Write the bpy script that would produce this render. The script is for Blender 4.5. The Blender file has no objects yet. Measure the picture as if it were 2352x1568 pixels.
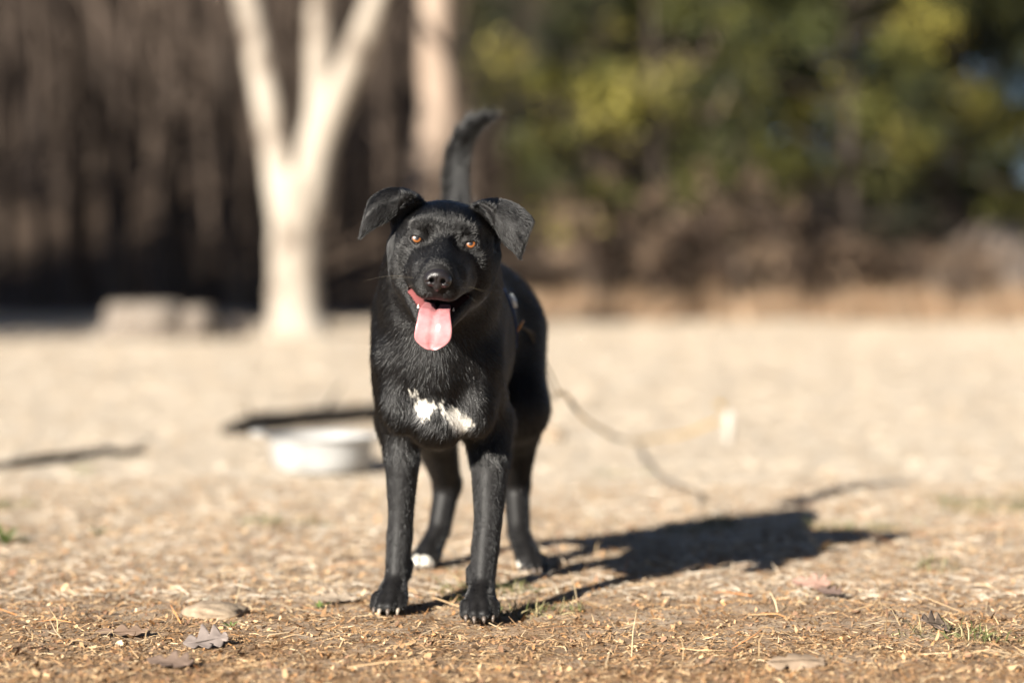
import bpy, math, random
import numpy as np
from mathutils import Vector, Matrix
from mathutils.bvhtree import BVHTree

R = math.radians
rng = np.random.default_rng(7)
random.seed(7)
sc = bpy.context.scene
COL = sc.collection

# ------------------------------------------------------------------ camera
CAM_H = 0.48
F_PX = 2352 * 85 / 36.0
PITCH = math.atan((784 - 570) / F_PX)
cam_d = bpy.data.cameras.new('camera')
cam = bpy.data.objects.new('camera', cam_d)
COL.objects.link(cam)
cam.location = (0, 0, CAM_H)
cam.rotation_euler = (math.pi / 2 - PITCH, 0, 0)
cam_d.lens = 85
cam_d.sensor_width = 36
cam_d.clip_start = 0.05
cam_d.clip_end = 1000
cam_d.dof.use_dof = True
cam_d.dof.focus_distance = 2.99
cam_d.dof.aperture_fstop = 2.0
sc.camera = cam

# ------------------------------------------------------------------ sky and sun
SUN_AZ = R(33.5)      # light travels towards (sin, cos)
SUN_EL = R(24)
world = bpy.data.worlds.new('World')
sc.world = world
world.use_nodes = True
wn = world.node_tree
for n in list(wn.nodes):
    wn.nodes.remove(n)
sky = wn.nodes.new('ShaderNodeTexSky')
sky.sky_type = 'NISHITA'
sky.sun_disc = False
sky.sun_elevation = SUN_EL
sky.air_density = 0.5
sky.dust_density = 0.15
sky.altitude = 300
sky.sun_rotation = SUN_AZ + math.pi
bg = wn.nodes.new('ShaderNodeBackground')
bg.inputs['Strength'].default_value = 0.05
wo = wn.nodes.new('ShaderNodeOutputWorld')
wn.links.new(sky.outputs[0], bg.inputs['Color'])
wn.links.new(bg.outputs[0], wo.inputs['Surface'])

sun_d = bpy.data.lights.new('sun', 'SUN')
sun_d.energy = 5.0
sun_d.angle = R(0.53)
sun_d.color = (1.0, 0.93, 0.82)
sun = bpy.data.objects.new('sun', sun_d)
COL.objects.link(sun)
ld = Vector((math.sin(SUN_AZ) * math.cos(SUN_EL), math.cos(SUN_AZ) * math.cos(SUN_EL), -math.sin(SUN_EL)))
sun.rotation_euler = ld.to_track_quat('-Z', 'Y').to_euler()
sun.location = (-4, -6, 5)

sc.view_settings.view_transform = 'Standard'
sc.view_settings.look = 'None'
sc.view_settings.exposure = 1.55
sc.view_settings.gamma = 1.0
sc.render.engine = 'CYCLES'
sc.cycles.use_denoising = True
sc.cycles.use_adaptive_sampling = True
sc.cycles.adaptive_threshold = 0.01
sc.cycles.max_bounces = 6
sc.cycles.diffuse_bounces = 3
sc.cycles.glossy_bounces = 3
sc.cycles.transparent_max_bounces = 6
sc.cycles_curves.shape = 'RIBBONS'


def at(x, y, Y):
    """world point at depth Y for a point measured on a 2352x1568 view"""
    u = (x - 1176) / F_PX
    v = (784 - y) / F_PX
    dy = math.cos(PITCH) + v * math.sin(PITCH)
    dz = -math.sin(PITCH) + v * math.cos(PITCH)
    return Vector((u * Y / dy, Y, CAM_H + dz * Y / dy))


# ------------------------------------------------------------------ helpers
def tag(o, label=None, cat=None, group=None, kind=None):
    if label: o['label'] = label
    if cat: o['category'] = cat
    if group: o['group'] = group
    if kind: o['kind'] = kind
    return o


def empty(name, loc=(0, 0, 0), rz=0.0):
    o = bpy.data.objects.new(name, None)
    o.location = loc
    o.rotation_euler = (0, 0, rz)
    o.empty_display_size = 0.1
    COL.objects.link(o)
    return o


def mesh_np(name, V, faces, mat=None, parent=None, smooth=True, cols=None, mats=None, mat_idx=None):
    """V (n,3); faces (m,k) array of equal arity or list of lists"""
    me = bpy.data.meshes.new(name)
    V = np.asarray(V, dtype=np.float32)
    if isinstance(faces, np.ndarray):
        m, k = faces.shape
        me.vertices.add(len(V))
        me.vertices.foreach_set('co', V.ravel())
        me.loops.add(m * k)
        me.loops.foreach_set('vertex_index', faces.astype(np.int32).ravel())
        me.polygons.add(m)
        me.polygons.foreach_set('loop_start', np.arange(0, m * k, k, dtype=np.int32))
        me.polygons.foreach_set('loop_total', np.full(m, k, dtype=np.int32))
        me.update(calc_edges=True)
    else:
        me.from_pydata([tuple(v) for v in V], [], [tuple(f) for f in faces])
        me.update()
    if smooth:
        me.polygons.foreach_set('use_smooth', np.ones(len(me.polygons), dtype=bool))
    if cols is not None:
        dom = 'FACE' if len(cols) == len(me.polygons) and len(cols) != len(V) else 'POINT'
        a = me.attributes.new('col', 'FLOAT_COLOR', dom)
        c4 = np.ones((len(cols), 4), dtype=np.float32)
        c4[:, :3] = cols
        a.data.foreach_set('color', c4.ravel())
    if mats:
        for mm in mats: me.materials.append(mm)
        if mat_idx is not None:
            me.polygons.foreach_set('material_index', np.asarray(mat_idx, dtype=np.int32))
    elif mat:
        me.materials.append(mat)
    o = bpy.data.objects.new(name, me)
    COL.objects.link(o)
    if parent: o.parent = parent
    return o


def dup(o, parent=None):
    c = o.copy()
    COL.objects.link(c)
    c.parent = parent
    for ch in list(o.children):
        dup(ch, c)
    return c


class MB:
    """collects tubes and quads of mixed arity"""
    def __init__(s):
        s.v = []; s.f = []

    def add(s, V, F):
        b = len(s.v)
        s.v += [tuple(p) for p in V]
        s.f += [tuple(i + b for i in f) for f in F]

    def tube(s, pts, radii, n=8, caps=True):
        pts = [Vector(p) for p in pts]
        V = []; F = []
        t0 = (pts[1] - pts[0]).normalized()
        ref = Vector((1, 0, 0)) if abs(t0.x) < 0.8 else Vector((0, 1, 0))
        a = (ref - t0 * ref.dot(t0)).normalized()
        for i, p in enumerate(pts):
            if i == 0: t = t0
            elif i == len(pts) - 1: t = (pts[i] - pts[i - 1]).normalized()
            else: t = (pts[i + 1] - pts[i - 1]).normalized()
            a = (a - t * a.dot(t))
            a = a.normalized() if a.length > 1e-6 else t.orthogonal().normalized()
            b = t.cross(a)
            r = radii[i] if hasattr(radii, '__len__') else radii
            for k in range(n):
                th = 2 * math.pi * k / n
                V.append(p + a * (r * math.cos(th)) + b * (r * math.sin(th)))
        for i in range(len(pts) - 1):
            for k in range(n):
                k2 = (k + 1) % n
                F.append((i * n + k, i * n + k2, (i + 1) * n + k2, (i + 1) * n + k))
        if caps:
            F.append(tuple(range(n - 1, -1, -1)))
            F.append(tuple((len(pts) - 1) * n + k for k in range(n)))
        s.add(V, F)

    def build(s, name, mat, parent=None, smooth=True):
        return mesh_np(name, np.array(s.v), s.f, mat, parent, smooth)


# value noise --------------------------------------------------------
_T = np.random.default_rng(3).random(65536).astype(np.float32)


def _h(ix, iy, iz=0):
    n = (ix * 73856093) ^ (iy * 19349663) ^ (iz * 83492791)
    return _T[(n ^ (n >> 13)) & 65535]


def vn2(x, y):
    x = np.asarray(x, dtype=np.float64); y = np.asarray(y, dtype=np.float64)
    ix = np.floor(x).astype(np.int64); iy = np.floor(y).astype(np.int64)
    fx = x - ix; fy = y - iy
    fx = fx * fx * (3 - 2 * fx); fy = fy * fy * (3 - 2 * fy)
    a = _h(ix, iy); b = _h(ix + 1, iy); c = _h(ix, iy + 1); d = _h(ix + 1, iy + 1)
    return (a * (1 - fx) + b * fx) * (1 - fy) + (c * (1 - fx) + d * fx) * fy - 0.5


def vn3(x, y, z):
    ix = np.floor(x).astype(np.int64); iy = np.floor(y).astype(np.int64); iz = np.floor(z).astype(np.int64)
    fx = x - ix; fy = y - iy; fz = z - iz
    fx = fx * fx * (3 - 2 * fx); fy = fy * fy * (3 - 2 * fy); fz = fz * fz * (3 - 2 * fz)
    r = 0
    for dx in (0, 1):
        for dy in (0, 1):
            for dz in (0, 1):
                w = (fx if dx else 1 - fx) * (fy if dy else 1 - fy) * (fz if dz else 1 - fz)
                r = r + w * _h(ix + dx, iy + dy, iz + dz)
    return r - 0.5


def sstep(a, b, x):
    t = np.clip((np.asarray(x, dtype=np.float64) - a) / (b - a), 0, 1)
    return t * t * (3 - 2 * t)


# materials ----------------------------------------------------------
def new_mat(name):
    m = bpy.data.materials.new(name)
    m.use_nodes = True
    nt = m.node_tree
    b = nt.nodes.get('Principled BSDF')
    return m, nt, b


def ramp(nt, fac, stops):
    r = nt.nodes.new('ShaderNodeValToRGB')
    el = r.color_ramp.elements
    while len(el) < len(stops): el.new(0.5)
    for e, (p, c) in zip(el, stops):
        e.position = p
        e.color = (*c, 1)
    nt.links.new(fac, r.inputs[0])
    return r.outputs[0]


def noise(nt, scale, detail=4, coord=None, rough=0.6):
    n = nt.nodes.new('ShaderNodeTexNoise')
    n.inputs['Scale'].default_value = scale
    n.inputs['Detail'].default_value = detail
    n.inputs['Roughness'].default_value = rough
    if coord is not None: nt.links.new(coord, n.inputs['Vector'])
    return n


def objcoord(nt, scale=(1, 1, 1)):
    tc = nt.nodes.new('ShaderNodeTexCoord')
    mp = nt.nodes.new('ShaderNodeMapping')
    mp.inputs['Scale'].default_value = scale
    nt.links.new(tc.outputs['Object'], mp.inputs['Vector'])
    return mp.outputs[0]


def bump(nt, b, h, strength, dist):
    bp = nt.nodes.new('ShaderNodeBump')
    bp.inputs['Strength'].default_value = strength
    bp.inputs['Distance'].default_value = dist
    nt.links.new(h, bp.inputs['Height'])
    nt.links.new(bp.outputs[0], b.inputs['Normal'])


def simple(name, stops, scale=20, rough=0.8, cscale=(1, 1, 1), bstr=0.4, bdist=0.005, spec=0.3, **kw):
    m, nt, b = new_mat(name)
    c = objcoord(nt, cscale)
    n = noise(nt, scale, 5, c)
    col = ramp(nt, n.outputs['Fac'], stops)
    nt.links.new(col, b.inputs['Base Color'])
    b.inputs['Roughness'].default_value = rough
    b.inputs['Specular IOR Level'].default_value = spec
    for k, v in kw.items(): b.inputs[k.replace('_', ' ')].default_value = v
    if bstr: bump(nt, b, n.outputs['Fac'], bstr, bdist)
    return m


def attr_mat(name, rough=0.75, spec=0.2, vary=0.0, transl=0.0):
    m, nt, b = new_mat(name)
    a = nt.nodes.new('ShaderNodeAttribute')
    a.attribute_name = 'col'
    nt.links.new(a.outputs['Color'], b.inputs['Base Color'])
    b.inputs['Roughness'].default_value = rough
    b.inputs['Specular IOR Level'].default_value = spec
    return m


M = {}
M['bark_pale'] = simple('bark_pale', [(0.34, (0.12, 0.095, 0.075)), (0.45, (0.29, 0.25, 0.205)), (0.7, (0.37, 0.335, 0.285))], 5, 0.9, (1, 1, .5), .6, .02)
M['bark_tan'] = simple('bark_tan', [(0.3, (0.17, 0.125, 0.09)), (0.5, (0.29, 0.22, 0.17)), (0.7, (0.34, 0.27, 0.21))], 4, 0.9, (1, 1, .4), .6, .02)
M['bark_wood'] = simple('bark_wood', [(0.3, (0.022, 0.016, 0.012)), (0.5, (0.065, 0.047, 0.036)), (0.70, (0.16, 0.122, 0.093))], 3, 0.9, (1, 1, .3), .6, .02)
M['bark_dark'] = simple('bark_dark', [(0.3, (0.02, 0.015, 0.012)), (0.7, (0.06, 0.045, 0.035))], 6, 0.9, (1, 1, .4), .6, .02)
M['twig'] = simple('twig', [(0.3, (0.042, 0.030, 0.023)), (0.7, (0.10, 0.074, 0.056))], 3, 0.9, (1, 1, 1), 0)
M['shadow_bark'] = simple('shadow_bark', [(0.3, (0.007, 0.006, 0.005)), (0.7, (0.022, 0.017, 0.013))], 30, 0.9, (1, 1, 1), .4, .004)  # near-black colour for branch shapes that stand in for ground shadows
M['needle'] = attr_mat('needle', 0.6, 0.25)
M['litter'] = attr_mat('litter', 0.8, 0.15)
M['stump'] = simple('stump', [(0.3, (0.08, 0.063, 0.05)), (0.5, (0.19, 0.16, 0.132)), (0.8, (0.28, 0.245, 0.21))], 9, 0.9, (1, 1, .5), .8, .02)
M['rock'] = simple('rock', [(0.3, (0.07, 0.057, 0.048)), (0.6, (0.16, 0.13, 0.11))], 3, 0.9, (1, 1, 1), .7, .03)
M['stone'] = simple('stone', [(0.3, (0.19, 0.14, 0.095)), (0.6, (0.31, 0.24, 0.17))], 60, 0.9, (1, 1, 1), .6, .003)
M['enamel'] = simple('enamel', [(0.3, (0.22, 0.21, 0.195)), (0.48, (0.33, 0.328, 0.32)), (0.7, (0.38, 0.38, 0.375))], 9, 0.35, (1, 1, 1), 0, spec=.5)
M['rope'] = simple('rope', [(0.35, (0.26, 0.15, 0.035)), (0.6, (0.42, 0.26, 0.07))], 60, 0.8, (1, 1, 1), .4, .001)
M['rope_dark'] = simple('rope_dark', [(0.35, (0.03, 0.025, 0.012)), (0.6, (0.08, 0.06, 0.03))], 60, 0.8, (1, 1, 1), .4, .001)
M['strap'] = simple('strap', [(0.4, (0.006, 0.006, 0.008)), (0.6, (0.012, 0.012, 0.016))], 200, 0.6, (1, 1, 1), .3, .0006)
M['strap_blue'] = simple('strap_blue', [(0.4, (0.012, 0.03, 0.10)), (0.6, (0.02, 0.05, 0.15))], 200, 0.6, (1, 1, 1), .3, .0006)
M['tagwhite'] = simple('tagwhite', [(0.4, (0.65, 0.68, 0.66)), (0.6, (0.75, 0.78, 0.76))], 30, 0.3, (1, 1, 1), 0, spec=.6)
M['pale_wood'] = simple('pale_wood', [(0.4, (0.36, 0.33, 0.29)), (0.6, (0.45, 0.42, 0.38))], 40, 0.8, (1, 1, 1), .3, .002)
M['brass'] = simple('brass', [(0.4, (0.40, 0.20, 0.09)), (0.6, (0.55, 0.30, 0.14))], 30, 0.35, (1, 1, 1), 0, Metallic=0.6)


# ================================================================== GROUND
def slope_mask(x, y):
    q = x / np.maximum(y, 1.0)
    return 1 - sstep(0.0, 0.14, q)


def gz(x, y, fine=True):
    x = np.asarray(x, dtype=np.float64); y = np.asarray(y, dtype=np.float64)
    z = 0.020 * vn2(x * 1.1 + 5, y * 1.1 + 9) * sstep(0.35, 1.2, np.hypot(x + .08, (y - 3.35)))
    z = z + 0.010 * vn2(x * 5, y * 5)
    if fine:
        z = z + 0.007 * vn2(x * 17, y * 17) + 0.0045 * vn2(x * 47, y * 47)
    # paws press level ground
    m = slope_mask(x, y)
    rise = np.clip(y - 17.0, 0, 60)
    z = z + rise * (0.17 * m + 0.045 * (1 - m)) * sstep(17, 22, y)
    z = z + 0.5 * vn2(x * .25, y * .25) * sstep(17, 26, y)
    return z


def graded(lo, hi, a, b, step, grow):
    mid = np.arange(a, b + step, step)
    l = []; p = a; s = step
    while p > lo:
        s *= grow; p -= s; l.append(p)
    h = []; p = mid[-1]; s = step
    while p < hi:
        s *= grow; p += s; h.append(p)
    return np.array(l[::-1] + list(mid) + h)


gx = graded(-220, 220, -0.95, 1.05, 0.009, 1.07)
gy = graded(-60, 320, 2.45, 4.3, 0.009, 1.05)
GX, GY = np.meshgrid(gx, gy)
GZ = gz(GX, GY)
nx, ny = len(gx), len(gy)
idx = np.arange(nx * ny).reshape(ny, nx)
faces = np.stack([idx[:-1, :-1], idx[:-1, 1:], idx[1:, 1:], idx[1:, :-1]], -1).reshape(-1, 4)
gm, nt, b = new_mat('ground_soil')
oc = objcoord(nt)
n_big = noise(nt, 0.9, 4, oc)
n_mid = noise(nt, 9, 6, oc, .65)
n_fine = noise(nt, 120, 6, oc, .7)
soil = ramp(nt, n_fine.outputs['Fac'], [(0.3, (0.095, 0.056, 0.032)), (0.5, (0.21, 0.135, 0.080)), (0.7, (0.33, 0.225, 0.14))])
thatch = ramp(nt, n_mid.outputs['Fac'], [(0.25, (0.40, 0.305, 0.205)), (0.45, (0.49, 0.415, 0.325)), (0.75, (0.55, 0.485, 0.40))])
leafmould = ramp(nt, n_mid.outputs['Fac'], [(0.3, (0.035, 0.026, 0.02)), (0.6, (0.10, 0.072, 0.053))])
sp = nt.nodes.new('ShaderNodeSeparateXYZ')
nt.links.new(oc, sp.inputs[0])
# bare worn soil where the dog stands, bleached grass thatch further out in the field
mr = nt.nodes.new('ShaderNodeMapRange')
mr.inputs['From Min'].default_value = 2.9
mr.inputs['From Max'].default_value = 4.9
nt.links.new(sp.outputs['Y'], mr.inputs['Value'])
ad = nt.nodes.new('ShaderNodeMath'); ad.operation = 'MULTIPLY_ADD'
ad.inputs[1].default_value = 1.1
nt.links.new(n_mid.outputs['Fac'], ad.inputs[0])
nt.links.new(mr.outputs[0], ad.inputs[2])
sb = nt.nodes.new('ShaderNodeMath'); sb.operation = 'SUBTRACT'; sb.use_clamp = True
sb.inputs[1].default_value = 0.42
nt.links.new(ad.outputs[0], sb.inputs[0])
mx = nt.nodes.new('ShaderNodeMix'); mx.data_type = 'RGBA'
nt.links.new(sb.outputs[0], mx.inputs['Factor'])
nt.links.new(soil, mx.inputs['A']); nt.links.new(thatch, mx.inputs['B'])
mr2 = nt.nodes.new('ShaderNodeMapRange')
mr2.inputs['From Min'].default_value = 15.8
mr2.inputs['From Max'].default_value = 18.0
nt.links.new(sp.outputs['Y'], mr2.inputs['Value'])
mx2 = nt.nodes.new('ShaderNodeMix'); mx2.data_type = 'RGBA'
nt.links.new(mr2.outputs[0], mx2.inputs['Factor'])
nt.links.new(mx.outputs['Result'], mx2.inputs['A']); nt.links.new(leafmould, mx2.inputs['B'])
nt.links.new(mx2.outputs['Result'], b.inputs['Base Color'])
b.inputs['Roughness'].default_value = 0.95
b.inputs['Specular IOR Level'].default_value = 0.1
bump(nt, b, n_fine.outputs['Fac'], 0.8, 0.006)
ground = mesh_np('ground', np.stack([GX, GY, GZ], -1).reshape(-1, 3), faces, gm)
tag(ground, 'worn brown soil and bleached dry grass of the yard', 'ground', kind='structure')


# ---------------------------------------------------------------- litter
def blades(n, xs, ys, length, width, lift, bend, cols, ang=None, z0=0.0):
    """n curved blades, three cross sections each"""
    a = rng.uniform(0, 2 * math.pi, n) if ang is None else ang
    d = np.stack([np.cos(a), np.sin(a), np.zeros(n)], -1)
    s = np.stack([-np.sin(a), np.cos(a), np.zeros(n)], -1)
    base = np.stack([xs, ys, gz(xs, ys) + z0], -1)
    cl, sl = np.cos(lift)[:, None], np.sin(lift)[:, None]
    up = np.array([0, 0, 1.0])
    L = length[:, None]
    p1 = base + (d * cl + up * sl) * L * .5
    l2 = lift - bend
    p2 = p1 + (d * np.cos(l2)[:, None] + up * np.sin(l2)[:, None]) * L * .5
    side = rng.normal(0, .12, n)[:, None] * s * L
    p2 = p2 + side
    roll = rng.uniform(-.9, .9, n)[:, None]
    w = (s * np.cos(roll) + up * np.sin(roll)) * width[:, None] * .5
    V = np.stack([base - w, base + w, p1 - w, p1 + w, p2 - w * .25, p2 + w * .25], 1).reshape(-1, 3)
    b0 = np.arange(n)[:, None] * 6
    F = np.concatenate([b0 + np.array([0, 1, 3, 2]), b0 + np.array([2, 3, 5, 4])], 1).reshape(-1, 4)
    C = np.repeat(cols, 6, 0)
    return V, F, C


def chips(n, xs, ys, size, cols, tilt=.5):
    a = rng.uniform(0, 2 * math.pi, n)
    c, s = np.cos(a), np.sin(a)
    base = np.stack([xs, ys, gz(xs, ys) + size * .25], -1)
    k = 5
    ang = np.linspace(0, 2 * math.pi, k, endpoint=False)[None] + rng.uniform(-.4, .4, (n, k))
    rad = size[:, None] * rng.uniform(.35, 1, (n, k))
    lx = rad * np.cos(ang); ly = rad * np.sin(ang) * .55
    lz = lx * rng.normal(0, tilt, (n, 1)) + ly * rng.normal(0, tilt, (n, 1)) + np.abs(lx) * .3
    V = np.stack([lx * c[:, None] - ly * s[:, None], lx * s[:, None] + ly * c[:, None], lz], -1) + base[:, None]
    V = V.reshape(-1, 3)
    b0 = np.arange(n)[:, None] * k
    F = np.concatenate([b0 + np.array([0, 1, 2]), b0 + np.array([0, 2, 3]), b0 + np.array([0, 3, 4])], 1).reshape(-1, 3)
    return V, F, np.repeat(cols, k, 0)


def pick(n, palette, weights, jit=.18):
    p = np.array(palette)[rng.choice(len(palette), n, p=np.array(weights) / sum(weights))]
    return np.clip(p * np.exp(rng.normal(0, jit, (n, 1))), 0, .75)


STRAW = [(.45, .315, .18), (.34, .215, .115), (.52, .40, .255), (.24, .142, .072), (.36, .19, .082), (.14, .082, .043)]


def view_x(y, margin=1.12):
    return rng.uniform(-1, 1, len(y)) * y * .2118 * margin


def scatter(n, y0, y1, p=1.0):
    y = y0 + (y1 - y0) * rng.random(n) ** p
    return view_x(y), y


# near straw
x, y = scatter(66000, 2.5, 5.0, 1.6)
V, F, C = blades(len(x), x, y, rng.uniform(.004, .022, len(x)), rng.uniform(.0005, .0015, len(x)),
                 np.abs(rng.normal(.05, .22, len(x))), rng.normal(.25, .25, len(x)), pick(len(x), STRAW, [4, 5, 1.8, 3, 1.4, 1.2]))
o = mesh_np('straw_litter', V, F, M['litter'], cols=C, smooth=False)
tag(o, 'short dry straw strewn over the worn soil', 'straw', kind='stuff')
# few longer needles and stems
x, y = scatter(650, 2.5, 4.6)
V, F, C = blades(len(x), x, y, rng.uniform(.035, .10, len(x)), rng.uniform(.0008, .0018, len(x)),
                 np.abs(rng.normal(.05, .12, len(x))), rng.normal(.15, .2, len(x)), pick(len(x), STRAW[:3] + [(.40, .18, .07)], [4, 2, 3, 2]), z0=.003)
o = mesh_np('dry_stem_litter', V, F, M['litter'], cols=C, smooth=False)
tag(o, 'long dry stems and pine needles scattered on the soil', 'stems', kind='stuff')
# crumbled leaf bits
x, y = scatter(42000, 2.5, 5.0, 1.6)
V, F, C = chips(len(x), x, y, rng.uniform(.0013, .005, len(x)) * rng.choice([1, 1, 1, 1, 1, 1, 1, 1.8], len(x)), pick(len(x), STRAW + [(.22, .13, .08)], [2, 4, .6, 5, 1, 3, 4]))
o = mesh_np('leaf_crumbs', V, F, M['litter'], cols=C, smooth=False)
tag(o, 'crumbled brown leaf fragments over the soil', 'leaf litter', kind='stuff')
# green grass, patchy
x, y = scatter(60000, 2.5, 5.2)
g = vn2(x * 3.1 + 11, y * 3.1) + .55 * vn2(x * 11, y * 11) + .22 * sstep(.15, .5, x / y * 2.6) + .12 * sstep(3.2, 2.6, y)
k = g > .44
x, y = x[k], y[k]
V, F, C = blades(len(x), x, y, rng.uniform(.008, .03, len(x)), rng.uniform(.0009, .002, len(x)),
                 rng.uniform(.2, 1.3, len(x)), rng.uniform(.1, .9, len(x)), pick(len(x), [(.09, .105, .035), (.14, .145, .06), (.065, .072, .03), (.24, .20, .11)], [3, 2, 2, 4]))
o = mesh_np('short_grass', V, F, M['litter'], cols=C, smooth=False)
tag(o, 'sparse short green grass among the dry litter', 'grass', kind='stuff')
# bleached thatch of the field
x, y = scatter(52000, 3.3, 17.5, 1.6)
s = (y / 5) ** .7
V, F, C = blades(len(x), x, y, rng.uniform(.015, .055, len(x)) * s, rng.uniform(.0012, .0028, len(x)) * s,
                 np.abs(rng.normal(.06, .15, len(x))), rng.normal(.2, .2, len(x)), pick(len(x), [(.51, .44, .35), (.48, .39, .29), (.54, .48, .395), (.42, .31, .205)], [4, 3, 2, 1.6]))
o = mesh_np('dry_field_grass', V, F, M['litter'], cols=C, smooth=False)
tag(o, 'bleached flattened dry grass covering the field', 'dry grass', kind='stuff')
# orange dry fringe along the wood edge, right
n = 9000
cx = rng.uniform(-.2, 5.0, 260); cy = rng.uniform(15.6, 18.2, 260); ch = rng.uniform(.05, .24, 260) * (.7 + .9 * (vn2(cx * 1.6, cy * .5) + .5))
ci = rng.integers(0, 260, n)
x = cx[ci] + rng.normal(0, .07, n); y = cy[ci] + rng.normal(0, .07, n)
V, F, C = blades(n, x, y, ch[ci] * rng.uniform(.6, 1.3, n), rng.uniform(.006, .012, n), rng.uniform(.9, 1.5, n), rng.uniform(.1, .9, n),
                 pick(n, [(.34, .235, .15), (.27, .175, .105), (.38, .285, .20), (.15, .09, .055)], [3, 3, 2, 2]))
o = mesh_np('broom_grass', V, F, M['litter'], cols=C, smooth=False)
tag(o, 'orange dry tussock grass fringing the trees on the right', 'dry grass', kind='stuff')
# few standing dry stalks in the yard
n = 60
x, y = scatter(n, 2.8, 4.6)
V, F, C = blades(n, x, y, rng.uniform(.02, .06, n), rng.uniform(.0010, .0018, n), rng.uniform(.8, 1.4, n), rng.uniform(.0, .6, n),
                 pick(n, [(.50, .40, .25), (.42, .30, .17)], [1, 1]))
o = mesh_np('standing_stalks', V, F, M['litter'], cols=C, smooth=False)
tag(o, 'thin dry stalks standing up from the soil', 'stalks', kind='stuff')


# ================================================================== TREES
def branchy(mb, p, d, L, r, depth, n=6, spread=.5, up=.15, seed=None, twigs=None):
    """recursive bare branch; the last levels go into twigs"""
    rr = random.Random(seed)
    steps = 4
    pts = [Vector(p)]; rad = [r]
    dd = Vector(d).normalized()
    for i in range(steps):
        dd = (dd + Vector((rr.gauss(0, .10), rr.gauss(0, .10), rr.gauss(up * .4, .06)))).normalized()
        pts.append(pts[-1] + dd * (L / steps))
        rad.append(r * (1 - .62 * (i + 1) / steps))
    (mb if depth > 1 or twigs is None else twigs).tube(pts, rad, n if r > .03 else (5 if r > .012 else 3), caps=False)
    if depth <= 0: return
    for i in range(2 if depth > 1 else 3):
        t = rr.uniform(.35, .95)
        k = min(int(t * steps), steps - 1)
        q = pts[k].lerp(pts[k + 1], t * steps - k)
        ax = Vector((rr.gauss(0, 1), rr.gauss(0, 1), rr.gauss(0, .4)))
        nd = (dd + ax.normalized() * rr.uniform(spread, spread * 1.7)).normalized()
        branchy(mb, q, nd, L * rr.uniform(.5, .75), rad[k] * rr.uniform(.45, .65), depth - 1, n, spread, up, rr.random(), twigs)


# --- the pale forked tree (Y about 13.3)
def P(x, y, Y): return at(x, y, Y)


YT = 13.3
tree = empty('forked_tree', (P(680, 770, YT).x, YT, 0))
tag(tree, 'pale smooth-barked tree forking low into three upright limbs behind the dog', 'tree')
org = Vector(tree.location)
mb = MB()


def limb(mb, pix, Y, o, n=14):
    pts = []; rad = []
    for (x, y, w, dy) in pix:
        p = P(x, y, Y + dy)
        pts.append(p - o); rad.append(w / 2 / F_PX * Y)
    # smooth with Catmull-Rom and slight wobble
    out = []; ro = []
    for i in range(len(pts) - 1):
        p0 = pts[max(i - 1, 0)]; p1 = pts[i]; p2 = pts[i + 1]; p3 = pts[min(i + 2, len(pts) - 1)]
        for t in (0, .25, .5, .75):
            q = .5 * ((2 * p1) + (p2 - p0) * t + (2 * p0 - 5 * p1 + 4 * p2 - p3) * t * t + (3 * p1 - p0 - 3 * p2 + p3) * t ** 3)
            out.append(q); ro.append((rad[i] * (1 - t) + rad[i + 1] * t) * (1 + random.uniform(-.04, .04)))
    out.append(pts[-1]); ro.append(rad[-1])
    mb.tube(out, ro, n)
    return out


limb(mb, [(682, 800, 230, 0), (681, 770, 175, 0), (678, 735, 138, 0), (676, 690, 120, 0), (676, 600, 112, 0), (677, 510, 112, 0), (680, 440, 112, 0), (690, 400, 95, 0)], YT, org, 18)
limb(mb, [(664, 500, 92, 0), (645, 420, 76, 0), (625, 300, 66, .1), (606, 200, 62, .15), (586, 100, 58, .2), (567, 0, 55, .3), (545, -120, 50, .4), (505, -330, 42, .5), (480, -600, 32, .6), (470, -900, 16, .7)], YT, org)
limb(mb, [(694, 500, 92, 0), (712, 420, 86, 0), (728, 330, 84, 0), (737, 260, 74, .05), (735, 180, 62, .1), (733, 90, 58, .1), (737, 0, 56, .1), (745, -150, 50, 0), (735, -400, 40, -.2), (740, -700, 28, -.3), (745, -950, 14, -.4)], YT, org)
limb(mb, [(722, 380, 70, 0), (750, 290, 74, -.05), (785, 205, 72, -.1), (820, 120, 66, -.2), (852, 40, 62, -.3), (885, -60, 60, -.4), (950, -260, 50, -.6), (1010, -500, 38, -.8), (1040, -800, 20, -.9)], YT, org)
mb.build('trunk', M['bark_pale'], tree)
tw = MB()
for i, (x, y, Y, dx) in enumerate([(480, -500, YT + .6, -.6), (475, -820, YT + .7, -.2), (740, -600, YT - .3, .2), (745, -900, YT - .4, 0), (1000, -480, YT - .8, .6), (1035, -760, YT - .9, .4), (520, -260, YT + .5, -.8), (960, -300, YT - .6, .9)]):
    branchy(tw, P(x, y, Y) - org, (dx, random.uniform(-.4, .4), .8), 1.6, .05, 3, 6, .5, .2, i)
tw.build('crown', M['twig'], tree)

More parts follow.
